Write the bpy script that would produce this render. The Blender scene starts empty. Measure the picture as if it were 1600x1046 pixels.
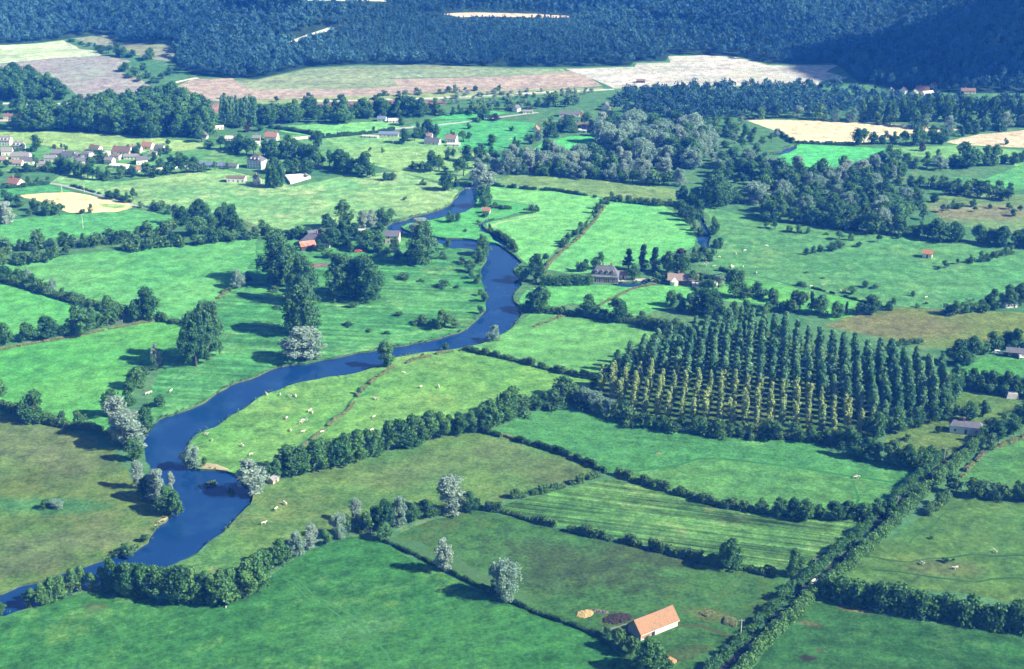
import bpy, bmesh, math, random
import numpy as np
from mathutils import Vector, Matrix
from mathutils.geometry import delaunay_2d_cdt

# ------------------------------------------------------------------ basics
SC = bpy.context.scene
COL = SC.collection
rad = math.radians
CAM_H, FPX, PITCH = 245.0, 2222.0, rad(21.2)
CP, SP = math.cos(PITCH), math.sin(PITCH)
SUN_AZ, SUN_EL = rad(-16.0), rad(35.0)            # from +X, a little towards the viewer
SUN_DIR = np.array([math.cos(SUN_EL)*math.cos(SUN_AZ), math.cos(SUN_EL)*math.sin(SUN_AZ), math.sin(SUN_EL)])

def sstep(a, b, x):
    t = np.clip((x-a)/(b-a), 0, 1)
    return t*t*(3-2*t)

def terrain(x, y):
    x = np.asarray(x, float); y = np.asarray(y, float)
    r = np.clip(y-1120, 0, None)
    h = np.where(r < 260, 0.085*r*r/520.0, 0.085*(r-130))
    h = np.where(r > 1200, 0.085*(1070)+0.02*(r-1200), h)
    # wooded spur on the right
    u = (x-560)*0.80 + (y-1420)*0.60
    v = -(x-560)*0.60 + (y-1420)*0.80
    h = h + 34*np.exp(-(v/110.0)**2)*sstep(-330, -40, u)*sstep(1150, 1260, y)
    # rolling relief in the far forest
    h = h + sstep(1300, 1500, y)*(15*np.sin(x*0.0085+y*0.006)+12*np.sin(x*0.015-y*0.011+2))
    return h

def ray(px, py):
    dx, dy = (px-800)/FPX, (523-py)/FPX
    return np.array([dx, CP+dy*SP, -SP+dy*CP])

def P(px, py):
    """pixel of the photograph -> the point of the ground it shows"""
    d = ray(px, py)
    if d[2] < -1e-4:
        t = CAM_H/-d[2]
        if t*d[1] < 1119: return (t*d[0], t*d[1], 0.0)
    t = np.linspace(900, 6000, 2600)
    g = CAM_H+t*d[2]-terrain(t*d[0], t*d[1])
    i = np.argmax(g < 0)
    if g[i] >= 0: i = len(t)-1
    a, b = t[max(i-1, 0)], t[i]
    for _ in range(25):
        m = (a+b)/2
        if CAM_H+m*d[2]-terrain(m*d[0], m*d[1]) < 0: b = m
        else: a = m
    x, y = a*d[0], a*d[1]
    return (x, y, float(terrain(x, y)))

def pix(x, y, z):
    f = y*CP-(z-CAM_H)*SP
    u = y*SP+(z-CAM_H)*CP
    return 800+FPX*x/f, 523-FPX*u/f

def mpp(p):                                        # metres per photo pixel, across
    return (p[1]*CP-(p[2]-CAM_H)*SP)/FPX

def h_at(px, py, hpx, p=None):                     # real height of something hpx tall
    p = p or P(px, py)
    d = ray(px, py-hpx)
    return CAM_H+d[2]*p[1]/d[1]-p[2]

# ------------------------------------------------------------------ tagging
def tag(o, label=None, cat=None, group=None, kind=None):
    if label: o['label'] = label
    if cat: o['category'] = cat
    if group: o['group'] = group
    if kind: o['kind'] = kind
    return o

def empty(name, loc=(0, 0, 0), rz=0.0):
    o = bpy.data.objects.new(name, None); COL.objects.link(o)
    o.location = loc; o.rotation_euler = (0, 0, rz); o.empty_display_size = 0.5
    return o

def link(name, me, parent=None, loc=None, rz=0.0, scale=None):
    o = bpy.data.objects.new(name, me); COL.objects.link(o)
    if parent: o.parent = parent
    if loc is not None: o.location = loc
    if rz: o.rotation_euler = (0, 0, rz)
    if scale is not None: o.scale = scale
    return o

ONES = 'first second third fourth fifth sixth seventh eighth ninth tenth eleventh twelfth thirteenth fourteenth fifteenth sixteenth seventeenth eighteenth nineteenth'.split()
TENS = {2: 'twent', 3: 'thirt', 4: 'fort', 5: 'fift', 6: 'sixt', 7: 'sevent', 8: 'eight', 9: 'ninet'}
def ordinal(n):
    if n < 20: return ONES[n-1]
    if n >= 100: return 'hundred-and-'+ordinal(n-100) if n > 100 else 'hundredth'
    t, u = divmod(n, 10)
    return TENS[t]+'ieth' if u == 0 else TENS[t]+'y-'+ONES[u-1]

# ------------------------------------------------------------------ materials
def nodes_of(name):
    m = bpy.data.materials.new(name); m.use_nodes = True
    nt = m.node_tree
    b = nt.nodes['Principled BSDF']
    b.inputs['Roughness'].default_value = 0.9
    b.inputs['Specular IOR Level'].default_value = 0.15
    return m, nt, b

def N(nt, t, **kw):
    n = nt.nodes.new(t)
    for k, v in kw.items():
        if k in n.inputs.keys(): n.inputs[k].default_value = v
        else: setattr(n, k, v)
    return n

def c4(c): return (c[0], c[1], c[2], 1.0)

def noise(nt, vec, scale, detail=4, rough=0.6):
    n = N(nt, 'ShaderNodeTexNoise'); n.inputs['Scale'].default_value = scale
    n.inputs['Detail'].default_value = detail; n.inputs['Roughness'].default_value = rough
    nt.links.new(vec, n.inputs['Vector']); return n.outputs['Fac']

def mapr(nt, v, a, b, c, d):
    n = N(nt, 'ShaderNodeMapRange'); n.clamp = True
    nt.links.new(v, n.inputs['Value'])
    for i, x in zip(('From Min', 'From Max', 'To Min', 'To Max'), (a, b, c, d)): n.inputs[i].default_value = x
    return n.outputs['Result']

def mixc(nt, f, a, b, mode='MIX'):
    n = N(nt, 'ShaderNodeMix', data_type='RGBA', blend_type=mode)
    for s, i in ((f, 0), (a, 6), (b, 7)):
        if isinstance(s, (int, float)): n.inputs[i].default_value = s
        elif isinstance(s, tuple): n.inputs[i].default_value = c4(s)
        else: nt.links.new(s, n.inputs[i])
    return n.outputs[2]

def mul(nt, *vals):
    out = vals[0]
    for v in vals[1:]:
        n = N(nt, 'ShaderNodeMath', operation='MULTIPLY')
        nt.links.new(out, n.inputs[0]); nt.links.new(v, n.inputs[1]); out = n.outputs[0]
    return out

def scale_col(nt, col, fac):
    n = N(nt, 'ShaderNodeVectorMath', operation='SCALE')
    nt.links.new(col, n.inputs[0]); nt.links.new(fac, n.inputs['Scale'])
    return n.outputs[0]

def ground_mat(name, c1, c2, c3=None, patch=0.0, pscale=0.03, stripe=None, sw=0.3, ss=0.25, fine=0.55, med=0.5, seed=0, big=0.02, spots=()):
    """turf or tilled land: two tones, patches of a third, clumps, mowing or sowing lines running at the angle stripe"""
    m, nt, b = nodes_of(name)
    tc = N(nt, 'ShaderNodeTexCoord')
    mp = N(nt, 'ShaderNodeMapping'); mp.inputs['Location'].default_value = (seed*137.1, seed*71.7, seed*13.3)
    nt.links.new(tc.outputs['Object'], mp.inputs['Vector']); v = mp.outputs['Vector']
    col = mixc(nt, mapr(nt, noise(nt, v, big, 6, 0.62), 0.36, 0.64, 0, 1), tuple(c1), tuple(c2))
    n2 = noise(nt, v, 0.16, 8, 0.72)
    n3 = noise(nt, v, 0.8, 6, 0.8)
    if c3 is not None and patch > 0:
        pn = noise(nt, v, pscale, 7, 0.68)
        ad = N(nt, 'ShaderNodeMath', operation='ADD'); nt.links.new(pn, ad.inputs[0])
        nt.links.new(mapr(nt, n2, 0.25, 0.75, -0.16, 0.16), ad.inputs[1])
        lo = 0.72-0.4*patch
        col = mixc(nt, mapr(nt, ad.outputs[0], lo, lo+0.2, 0, 0.9), col, tuple(c3))
    for sx, sy, la, lb_, turn, sc_, amt in spots:
        p = P(sx, sy)
        ma = N(nt, 'ShaderNodeMapping', vector_type='TEXTURE'); ma.inputs['Location'].default_value = p; ma.inputs['Rotation'].default_value = (0, 0, rad(turn)); ma.inputs['Scale'].default_value = (la, lb_, 1e3)
        nt.links.new(tc.outputs['Object'], ma.inputs['Vector'])
        ln = N(nt, 'ShaderNodeVectorMath', operation='LENGTH'); nt.links.new(ma.outputs[0], ln.inputs[0])
        ad = N(nt, 'ShaderNodeMath', operation='ADD'); nt.links.new(ln.outputs['Value'], ad.inputs[0]); nt.links.new(mapr(nt, n2, 0.2, 0.8, -0.55, 0.55), ad.inputs[1])
        col = mixc(nt, mapr(nt, ad.outputs[0], 0.55, 1.15, amt, 0), col, tuple(sc_))
    f = mul(nt, mapr(nt, n2, 0.3, 0.7, 1-med, 1+med), mapr(nt, n3, 0.3, 0.7, 1-fine, 1+fine))
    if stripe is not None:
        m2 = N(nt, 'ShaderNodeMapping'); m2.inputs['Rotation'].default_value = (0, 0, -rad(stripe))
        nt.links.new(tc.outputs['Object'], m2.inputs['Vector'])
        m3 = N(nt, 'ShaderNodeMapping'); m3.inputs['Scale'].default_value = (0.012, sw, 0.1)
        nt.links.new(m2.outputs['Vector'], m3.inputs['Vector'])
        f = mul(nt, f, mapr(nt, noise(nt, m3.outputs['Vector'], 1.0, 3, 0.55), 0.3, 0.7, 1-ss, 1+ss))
    nt.links.new(scale_col(nt, col, f), b.inputs['Base Color'])
    b.inputs['Roughness'].default_value = 1.0
    b.inputs['Specular IOR Level'].default_value = 0.05
    bp = N(nt, 'ShaderNodeBump'); bp.inputs['Strength'].default_value = 0.45; bp.inputs['Distance'].default_value = 0.6
    nt.links.new(n3, bp.inputs['Height']); nt.links.new(bp.outputs['Normal'], b.inputs['Normal'])
    return m

def leaf_mat(name, c1, c2, trans=0.25, attr=None, spec=0.2, vary=0.35):
    m, nt, b = nodes_of(name)
    if attr:
        at = N(nt, 'ShaderNodeAttribute'); at.attribute_name = attr; r = at.outputs['Fac']
    else:
        oi = N(nt, 'ShaderNodeObjectInfo'); r = oi.outputs['Random']
    ge = N(nt, 'ShaderNodeNewGeometry')
    col = mixc(nt, r, tuple(c1), tuple(c2))
    col = scale_col(nt, col, mapr(nt, ge.outputs['Random Per Island'], 0, 1, 1-vary, 1+vary))
    nt.links.new(col, b.inputs['Base Color'])
    b.inputs['Roughness'].default_value = 0.65; b.inputs['Specular IOR Level'].default_value = spec
    tr = N(nt, 'ShaderNodeBsdfTranslucent'); nt.links.new(col, tr.inputs['Color'])
    mx = N(nt, 'ShaderNodeMixShader'); mx.inputs[0].default_value = trans
    out = nt.nodes['Material Output']
    nt.links.new(b.outputs[0], mx.inputs[1]); nt.links.new(tr.outputs[0], mx.inputs[2])
    nt.links.new(mx.outputs[0], out.inputs['Surface'])
    return m

def plain_mat(name, c, var=0.25, scale=0.8, rough=0.85, c2=None, lines=None, spec=0.2, metal=0.0):
    """weathered plain surface: noise tone, second colour in blotches, optional courses along local z"""
    m, nt, b = nodes_of(name)
    tc = N(nt, 'ShaderNodeTexCoord'); v = tc.outputs['Object']
    n1 = noise(nt, v, scale, 6, 0.65)
    col = mixc(nt, mapr(nt, n1, 0.4, 0.68, 0, 1), tuple(c), tuple(c2 or [x*0.8 for x in c]))
    f = mapr(nt, noise(nt, v, scale*5, 4, 0.7), 0.3, 0.7, 1-var, 1+var)
    if lines:
        w = N(nt, 'ShaderNodeTexWave', wave_type='BANDS', bands_direction=lines[0])
        w.inputs['Scale'].default_value = lines[1]; w.inputs['Distortion'].default_value = 0.6
        nt.links.new(v, w.inputs['Vector'])
        f = mul(nt, f, mapr(nt, w.outputs['Fac'], 0.0, 0.35, lines[2], 1.0))
    nt.links.new(scale_col(nt, col, f), b.inputs['Base Color'])
    b.inputs['Roughness'].default_value = rough; b.inputs['Specular IOR Level'].default_value = spec
    b.inputs['Metallic'].default_value = metal
    return m

def water_mat(name):
    m, nt, b = nodes_of(name)
    tc = N(nt, 'ShaderNodeTexCoord'); v = tc.outputs['Object']
    wd = mapr(nt, noise(nt, v, 0.05, 7, 0.7), 0.5, 0.75, 0, 0.7)
    col = mixc(nt, wd, (0.006, 0.038, 0.140), (0.022, 0.080, 0.18))
    nt.links.new(col, b.inputs['Base Color'])
    b.inputs['Roughness'].default_value = 0.05; b.inputs['Specular IOR Level'].default_value = 0.5
    mp = N(nt, 'ShaderNodeMapping'); mp.inputs['Scale'].default_value = (0.7, 0.35, 1)
    nt.links.new(v, mp.inputs['Vector'])
    bp = N(nt, 'ShaderNodeBump'); bp.inputs['Strength'].default_value = 0.16; bp.inputs['Distance'].default_value = 0.2
    nt.links.new(noise(nt, mp.outputs['Vector'], 1.0, 5, 0.65), bp.inputs['Height'])
    nt.links.new(bp.outputs['Normal'], b.inputs['Normal'])
    return m

# ------------------------------------------------------------------ meshes
def quad_mesh(name, V, mats, tint=None, extra=None):
    """V: (n,4,3) loose quads; extra: (verts, faces, material index) appended"""
    V = np.asarray(V, np.float32); n = len(V)
    vs = V.reshape(-1, 3); nf = n; loops = np.arange(n*4, dtype=np.int32)
    starts = np.arange(n, dtype=np.int32)*4; tot = np.full(n, 4, np.int32); mi = np.zeros(n, np.int32)
    if extra:
        ev, ef, em = extra
        off = len(vs); vs = np.vstack([vs, np.asarray(ev, np.float32)])
        el = np.array([i for f in ef for i in f], np.int32)+off
        st = np.cumsum([0]+[len(f) for f in ef[:-1]]).astype(np.int32)+len(loops)
        loops = np.concatenate([loops, el]); starts = np.concatenate([starts, st])
        tot = np.concatenate([tot, np.array([len(f) for f in ef], np.int32)])
        mi = np.concatenate([mi, np.full(len(ef), em, np.int32)]); nf += len(ef)
    me = bpy.data.meshes.new(name)
    me.vertices.add(len(vs)); me.vertices.foreach_set('co', vs.ravel())
    me.loops.add(len(loops)); me.loops.foreach_set('vertex_index', loops)
    me.polygons.add(nf); me.polygons.foreach_set('loop_start', starts); me.polygons.foreach_set('loop_total', tot)
    for m in mats: me.materials.append(m)
    me.polygons.foreach_set('material_index', mi)
    if tint is not None:
        a = me.attributes.new('tint', 'FLOAT', 'FACE'); a.data.foreach_set('value', np.asarray(tint, np.float32))
    me.update(calc_edges=True)
    return me

def leaves_on(rng, C, R, n, size, up=0.15, flat=0.5):
    """n leaf sprays on each clump (centres C, radii R): loose quads facing roughly outwards"""
    C = np.repeat(C, n, 0); R = np.repeat(R, n)
    d = rng.normal(size=(len(C), 3)); d[:, 2] += up; d /= np.linalg.norm(d, axis=1)[:, None]
    pos = C+d*(R*(0.62+0.5*rng.random(len(C))))[:, None]
    nrm = d+flat*rng.normal(size=d.shape); nrm /= np.linalg.norm(nrm, axis=1)[:, None]
    a = np.cross(nrm, rng.normal(size=d.shape)); a /= np.linalg.norm(a, axis=1)[:, None]
    b = np.cross(nrm, a)
    s = (size*(0.6+0.8*rng.random(len(C))))[:, None]*0.5
    k = (0.55+0.45*rng.random(len(C)))[:, None]
    return np.stack([pos-a*s-b*s*k, pos+a*s*0.8-b*s*k*1.1, pos+a*s+b*s*k, pos-a*s*0.9+b*s*k*0.9], 1)

def tube(pts, radii, n=6):
    vs, fs = [], []
    pts = [Vector(p) for p in pts]
    for i, (p, r) in enumerate(zip(pts, radii)):
        d = (pts[min(i+1, len(pts)-1)]-pts[max(i-1, 0)]).normalized()
        a = d.cross(Vector((0.3, 1, 0.2))).normalized(); b = d.cross(a)
        for k in range(n):
            t = 2*math.pi*k/n
            vs.append(tuple(p+a*math.cos(t)*r+b*math.sin(t)*r))
    for i in range(len(pts)-1):
        for k in range(n):
            fs.append((i*n+k, i*n+(k+1) % n, (i+1)*n+(k+1) % n, (i+1)*n+k))
    fs.append(tuple(range(n))[::-1]); fs.append(tuple((len(pts)-1)*n+k for k in range(n)))
    return vs, fs

class MB:
    """collects simple solids and links them as one mesh object"""
    def __init__(s): s.v = []; s.f = []
    def add(s, vs, fs):
        o = len(s.v); s.v += [tuple(v) for v in vs]; s.f += [tuple(i+o for i in f) for f in fs]; return s
    def box(s, x0, y0, z0, x1, y1, z1):
        v = [(x, y, z) for z in (z0, z1) for y in (y0, y1) for x in (x0, x1)]
        return s.add(v, [(0, 2, 3, 1), (4, 5, 7, 6), (0, 1, 5, 4), (2, 6, 7, 3), (0, 4, 6, 2), (1, 3, 7, 5)])
    def tube(s, pts, radii, n=6): return s.add(*tube(pts, radii, n))
    def build(s, name, mat, parent=None, bevel=0):
        me = bpy.data.meshes.new(name); me.from_pydata(s.v, [], s.f); me.materials.append(mat)
        if bevel:
            bm = bmesh.new(); bm.from_mesh(me)
            bmesh.ops.bevel(bm, geom=bm.edges[:], offset=bevel, segments=1, affect='EDGES', profile=0.5)
            bm.to_mesh(me); bm.free()
        me.update(); return link(name, me, parent)
# ------------------------------------------------------------------ tree kinds
M = {}
M['bark'] = plain_mat('bark', (0.09, 0.075, 0.06), 0.3, 2.0)
M['oak'] = leaf_mat('leaf_dark', (0.038, 0.132, 0.042), (0.098, 0.240, 0.068), 0.28)
M['ald'] = leaf_mat('leaf_mid', (0.060, 0.178, 0.052), (0.126, 0.275, 0.076), 0.28)
M['pop'] = leaf_mat('leaf_grey_green', (0.060, 0.175, 0.064), (0.098, 0.230, 0.084), 0.28)
M['wil'] = leaf_mat('leaf_silver', (0.19, 0.32, 0.24), (0.28, 0.42, 0.33), 0.3, vary=0.1)
M['sil'] = leaf_mat('leaf_bright_silver', (0.26, 0.37, 0.30), (0.36, 0.47, 0.39), 0.28, vary=0.08)
M['col'] = leaf_mat('leaf_poplar', (0.080, 0.235, 0.110), (0.200, 0.390, 0.175), 0.25)
M['yel'] = leaf_mat('leaf_poplar_yellowing', (0.26, 0.40, 0.14), (0.40, 0.51, 0.19), 0.3)
M['bush'] = leaf_mat('leaf_bush', (0.040, 0.122, 0.040), (0.105, 0.220, 0.066), 0.25)
M['pine'] = leaf_mat('leaf_needles', (0.028, 0.080, 0.050), (0.045, 0.105, 0.062), 0.12)
M['drygrass'] = leaf_mat('dry_grass', (0.24, 0.30, 0.13), (0.30, 0.34, 0.16), 0.25)
M['lime'] = leaf_mat('leaf_light', (0.09, 0.24, 0.075), (0.11, 0.27, 0.085), 0.3)
M['rust'] = leaf_mat('leaf_copper', (0.06, 0.035, 0.05), (0.07, 0.045, 0.05), 0.2)

def prof(kind, t):
    """relative crown radius at relative crown height t"""
    if kind in ('oak', 'lime', 'rust'): return np.sqrt(np.clip(1-(1.75*(t-0.43))**2, 0.02, 1))
    if kind in ('wil', 'sil'): return np.sqrt(np.clip(1-(1.55*(t-0.42))**2, 0.05, 1))
    if kind == 'ald': return np.clip(np.sin(np.pi*(0.12+0.85*t))**0.8, 0.08, 1)
    if kind == 'pop': return np.clip(np.sin(np.pi*(0.14+0.80*t))**0.6, 0.1, 1)
    if kind in ('col', 'yel'): return np.clip(1.15*(1-t)**0.55*(0.35+1.6*t)**0.6, 0.1, 1)
    if kind == 'bush': return np.sqrt(np.clip(1-(1.15*(t-0.25))**2, 0.05, 1))
    if kind == 'pine': return np.clip(1.0-0.85*t, 0.1, 1)*np.where(t < 0.12, 0.6, 1)

#        width height base  clumps leaves  leaf  clump radius/width
SPEC = {'oak': (11, 12, 0.07, 84, 50, 0.55, 0.125), 'lime': (11, 12, 0.10, 62, 50, 0.62, 0.135), 'rust': (11, 12, 0.1, 50, 40, 0.7, 0.15),
        'ald': (8, 12, 0.05, 76, 46, 0.50, 0.14), 'pop': (19, 25, 0.0, 210, 52, 0.66, 0.09),
        'wil': (12, 12, 0.05, 120, 60, 0.42, 0.105), 'sil': (9, 15, 0.05, 120, 62, 0.42, 0.125),
        'col': (5.2, 18, 0.03, 84, 36, 0.5, 0.18), 'yel': (3.3, 13, 0.05, 60, 34, 0.42, 0.20),
        'bush': (6.5, 5, 0.0, 26, 48, 0.48, 0.17), 'pine': (9, 17, 0.14, 60, 40, 0.6, 0.12)}

def crown_quads(kind, seed, dens=1.0):
    rng = np.random.default_rng(seed)
    W, H, z0, nc, nl, ls, cr = SPEC[kind]
    nc = int(nc*dens)
    # a few main boughs give the outline its lobes
    nb = max(4, int(nc/7)); bt = rng.random(nb)**0.85; ba = rng.random(nb)*2*np.pi+np.arange(nb)*2.4
    br = prof(kind, bt)*(0.35+0.5*rng.random(nb))
    t = np.clip(np.repeat(bt, 7)[:nc]+0.13*rng.normal(size=min(nc, nb*7)), 0.02, 0.97)
    a = np.repeat(ba, 7)[:nc]+0.45*rng.normal(size=len(t))
    r = np.clip(np.repeat(br, 7)[:nc]+0.22*rng.normal(size=len(t)), 0, 1)*np.minimum(1, prof(kind, t)*1.05)
    r = np.minimum(r, prof(kind, t)*0.92)
    if kind == 'pine': t = np.round(t*9)/9+0.02*rng.normal(size=len(t))
    C = np.stack([np.cos(a)*r*W/2, np.sin(a)*r*W/2, H*(z0+(1-z0)*(0.03+0.93*t))], 1)
    R = W*cr*(0.7+0.6*rng.random(len(t)))
    C[:, 2] = np.maximum(C[:, 2], R*0.6)
    lean = rng.normal(size=2)*0.04*H
    C[:, :2] += (C[:, 2:3]/H)**1.5*lean
    Q = leaves_on(rng, C, R, nl, ls, 0.2, 0.55)
    # thin inner fill so the sky does not show straight through the heart
    Qi = leaves_on(rng, C*np.array([0.6, 0.6, 0.9])+np.array([0, 0, 0.05*H]), R*1.1, max(4, nl//7), ls*1.5, 0.1, 1.0)
    Q = np.concatenate([Q, Qi]); Q[:, :, 2] = np.maximum(Q[:, :, 2], 0.05)
    return Q

def trunk_geo(kind, seed):
    rng = random.Random(seed); W, H, z0 = SPEC[kind][:3]
    mb = MB(); r0 = 0.028*H if kind not in ('col', 'yel') else 0.014*H
    if kind == 'bush': r0 = 0.12
    top = 0.78*H
    pts = [(0, 0, -0.25)]+[(rng.uniform(-.03, .03)*W, rng.uniform(-.03, .03)*W, top*k/4) for k in range(1, 5)]
    mb.tube(pts, [r0*1.35, r0, r0*0.75, r0*0.5, r0*0.18])
    for k in range(6 if kind not in ('col', 'yel', 'bush') else 3):
        z = H*(0.16+0.09*k); a = k*2.4+rng.random(); L = W*0.36*(1-0.09*k)
        mb.tube([(0, 0, z), (math.cos(a)*L*.5, math.sin(a)*L*.5, z+L*.35), (math.cos(a)*L, math.sin(a)*L, z+L*.75)], [r0*.45, r0*.28, r0*.08], 5)
    return mb

VARS = {}
def make_variants(kind, n):
    VARS[kind] = []
    for i in range(n):
        sd = sum(ord(c) for c in kind)*31+i*7
        cm = quad_mesh(kind+'_crown', crown_quads(kind, sd), [M[kind]])
        g = trunk_geo(kind, sd)
        tm = bpy.data.meshes.new(kind+'_trunk'); tm.from_pydata(g.v, [], g.f); tm.materials.append(M['bark'])
        small = quad_mesh(kind+'_small', crown_quads(kind, sd+3, 0.6), [M[kind], M['bark']], extra=(g.v, g.f, 1))
        VARS[kind].append((cm, tm, small))
for k_, n_ in (('oak', 5), ('ald', 4), ('pop', 3), ('wil', 4), ('sil', 3), ('col', 4), ('yel', 4), ('bush', 4), ('pine', 3), ('lime', 2), ('rust', 1)):
    make_variants(k_, n_)

NAME = {'oak': 'broadleaf_tree', 'ald': 'slender_tree', 'pop': 'poplar_tree', 'wil': 'willow_tree', 'sil': 'silver_willow', 'col': 'plantation_poplar',
        'yel': 'yellowing_poplar', 'bush': 'shrub', 'pine': 'pine_tree', 'lime': 'broadleaf_tree', 'rust': 'copper_tree'}
CAT = {'oak': 'tree', 'ald': 'slender tree', 'pop': 'poplar', 'wil': 'willow', 'sil': 'silver willow', 'col': 'poplar', 'yel': 'yellowing poplar',
       'bush': 'shrub', 'pine': 'pine', 'lime': 'tree', 'rust': 'copper tree'}
LOOK = {'oak': 'round tree', 'ald': 'slender tree', 'pop': 'grey-green poplar', 'wil': 'pale willow', 'sil': 'silver willow', 'col': 'full green poplar',
        'yel': 'thin yellowing poplar', 'bush': 'dark shrub', 'pine': 'dark pine', 'lime': 'light-green tree', 'rust': 'copper-leaved tree'}
def G(a):
    return P(*wide(*map(float, a.split(',')))) if isinstance(a, str) else P(*a)
RNG = random.Random(5)
NTREE = [0]

def put_tree(kind, p, h, w=None, group=None, big=None):
    """one tree standing at the ground point p: h metres tall, w wide"""
    W, H = SPEC[kind][:2]
    sz = h/H; sx = (w/W) if w else sz*RNG.uniform(0.85, 1.15)
    cm, tm, sm = RNG.choice(VARS[kind])
    rz = RNG.uniform(0, 6.28)
    NTREE[0] += 1
    if big is None: big = h/mpp(p) > 27
    if big:
        o = empty(NAME[kind], p, rz); o.scale = (sx, sx*RNG.uniform(.92, 1.08), sz)
        link('trunk', tm, o); link('crown', cm, o)
    else:
        o = link(NAME[kind], sm, None, p, rz, (sx, sx*RNG.uniform(.92, 1.08), sz))
    o['category'] = CAT[kind]
    if group: o['group'] = group
    return o

def name_in_line(items, phrase, fl='from the left in'):
    """items: (object, kind, pixel x): labels by kind and place along the line"""
    by = {}
    for o, k, x in items: by.setdefault(LOOK[k], []).append((x, o))
    for look, l in by.items():
        l.sort(key=lambda t: t[0])
        for i, (x, o) in enumerate(l):
            if len(l) == 1: o['label'] = 'only %s in %s' % (look, phrase)
            elif i == 0: o['label'] = 'leftmost %s in %s' % (look, phrase)
            elif i == len(l)-1: o['label'] = 'rightmost %s in %s' % (look, phrase)
            else: o['label'] = '%s %s %s %s' % (ordinal(i+1), look, fl, phrase)
            for a_, b_ in (('from the left', 'from left'), (' of the ', ' of '), (' in the ', ' in '), (' the ', ' ')):
                if len(o['label'].split()) > 16: o['label'] = o['label'].replace(a_, b_)

def clump(phrase, group, text):
    """trees given one by one: kind, base pixel, height and width in photo pixels"""
    items = []
    for ln in text.strip().replace(';', '\n').splitlines():
        t = ln.split()
        if not t: continue
        k = t[0]; px, py, hp = float(t[1]), float(t[2]), float(t[3])
        p = P(px, py)
        w = float(t[4])*mpp(p) if len(t) > 4 else None
        o = put_tree(k, p, h_at(px, py, hp, p), w, group)
        if hp <= 16 and k == 'oak': o.name = 'small_tree'; o['category'] = 'small tree'
        items.append((o, k, px))
    name_in_line(items, phrase)

def lerp_path(pts, step):
    pts = [np.array(p[:2], float) for p in pts]
    seg = [np.linalg.norm(b-a) for a, b in zip(pts, pts[1:])]
    L = sum(seg); n = max(1, int(round(L/step))); out = []
    for i in range(n+1):
        d = L*i/n; j = 0
        while j < len(seg)-1 and d > seg[j]: d -= seg[j]; j += 1
        out.append(pts[j]+(pts[j+1]-pts[j])*(d/seg[j]))
    return out

def row(phrase, group, pxs, step, kinds, h0, h1, wr=(0.8, 1.1), jit=0.25, gap=0.0):
    """trees in a line along ground points under the given pixels"""
    items = []
    ks = kinds.split()
    for q in lerp_path([G(a) for a in pxs], step):
        if RNG.random() < gap: continue
        x, y = q[0]+RNG.uniform(-1, 1)*step*jit, q[1]+RNG.uniform(-1, 1)*step*jit
        k = RNG.choice(ks); W, H = SPEC[k][:2]; h = RNG.uniform(h0, h1)
        p = (x, y, float(terrain(x, y)))
        o = put_tree(k, p, h, h*W/H*RNG.uniform(*wr), group)
        if k in ('oak', 'lime'): o.name = 'hedgerow_tree'; o['category'] = 'hedgerow tree'
        if k == 'bush': o.name = 'hedgerow_shrub'; o['category'] = 'hedgerow shrub'
        items.append((o, k, pix(*p)[0]))
    name_in_line(items, phrase)

def inside(X, Y, poly):
    X = np.asarray(X, float); Y = np.asarray(Y, float)
    r = np.zeros(X.shape, bool); n = len(poly)
    for i in range(n):
        x0, y0 = poly[i][0], poly[i][1]; x1, y1 = poly[(i+1) % n][0], poly[(i+1) % n][1]
        if y0 == y1: continue
        c = ((y0 > Y) != (y1 > Y)) & (X < (x1-x0)*(Y-y0)/(y1-y0)+x0)
        r ^= c
    return r

def fill(poly, step, seed, jit=0.35):
    """jittered points of a staggered grid inside a ground polygon, in rows from the front"""
    rng = np.random.default_rng(seed)
    xs = [p[0] for p in poly]; ys = [p[1] for p in poly]
    rows = []
    y = min(ys)+step*0.4; k = 0
    while y < max(ys):
        X = np.arange(min(xs)+(k % 2)*step*.5, max(xs), step); Y = np.full(len(X), y)
        X = X+rng.uniform(-jit, jit, len(X))*step; Y = Y+rng.uniform(-jit, jit, len(X))*step
        ok = inside(X, Y, poly)
        if ok.any(): rows.append(list(zip(X[ok], Y[ok])))
        y += step*0.87; k += 1
    return rows

def wood(phrase, group, pxs, step, kinds, h0, h1, seed=1, wr=(0.95, 1.3), skip=()):
    poly = [G(a) for a in pxs]; ks = kinds.split()
    for j, r in enumerate(fill(poly, step, seed)):
        items = []
        for x, y in r:
            k = RNG.choice(ks); W, H = SPEC[k][:2]; h = RNG.uniform(h0, h1)*(0.85 if k == 'bush' else 1)
            if k == 'bush': h *= 0.5
            p = (x, y, float(terrain(x, y)))
            items.append((put_tree(k, p, h, h*W/H*RNG.uniform(*wr), group), k, pix(*p)[0]))
        name_in_line(items, ('the front row of ' if j == 0 else 'the %s row of ' % ordinal(j+1))+phrase, 'from left in')
        for o, k, x in items:
            if k in ('oak', 'lime'): o.name = 'woodland_tree'; o['category'] = 'woodland tree'

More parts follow.
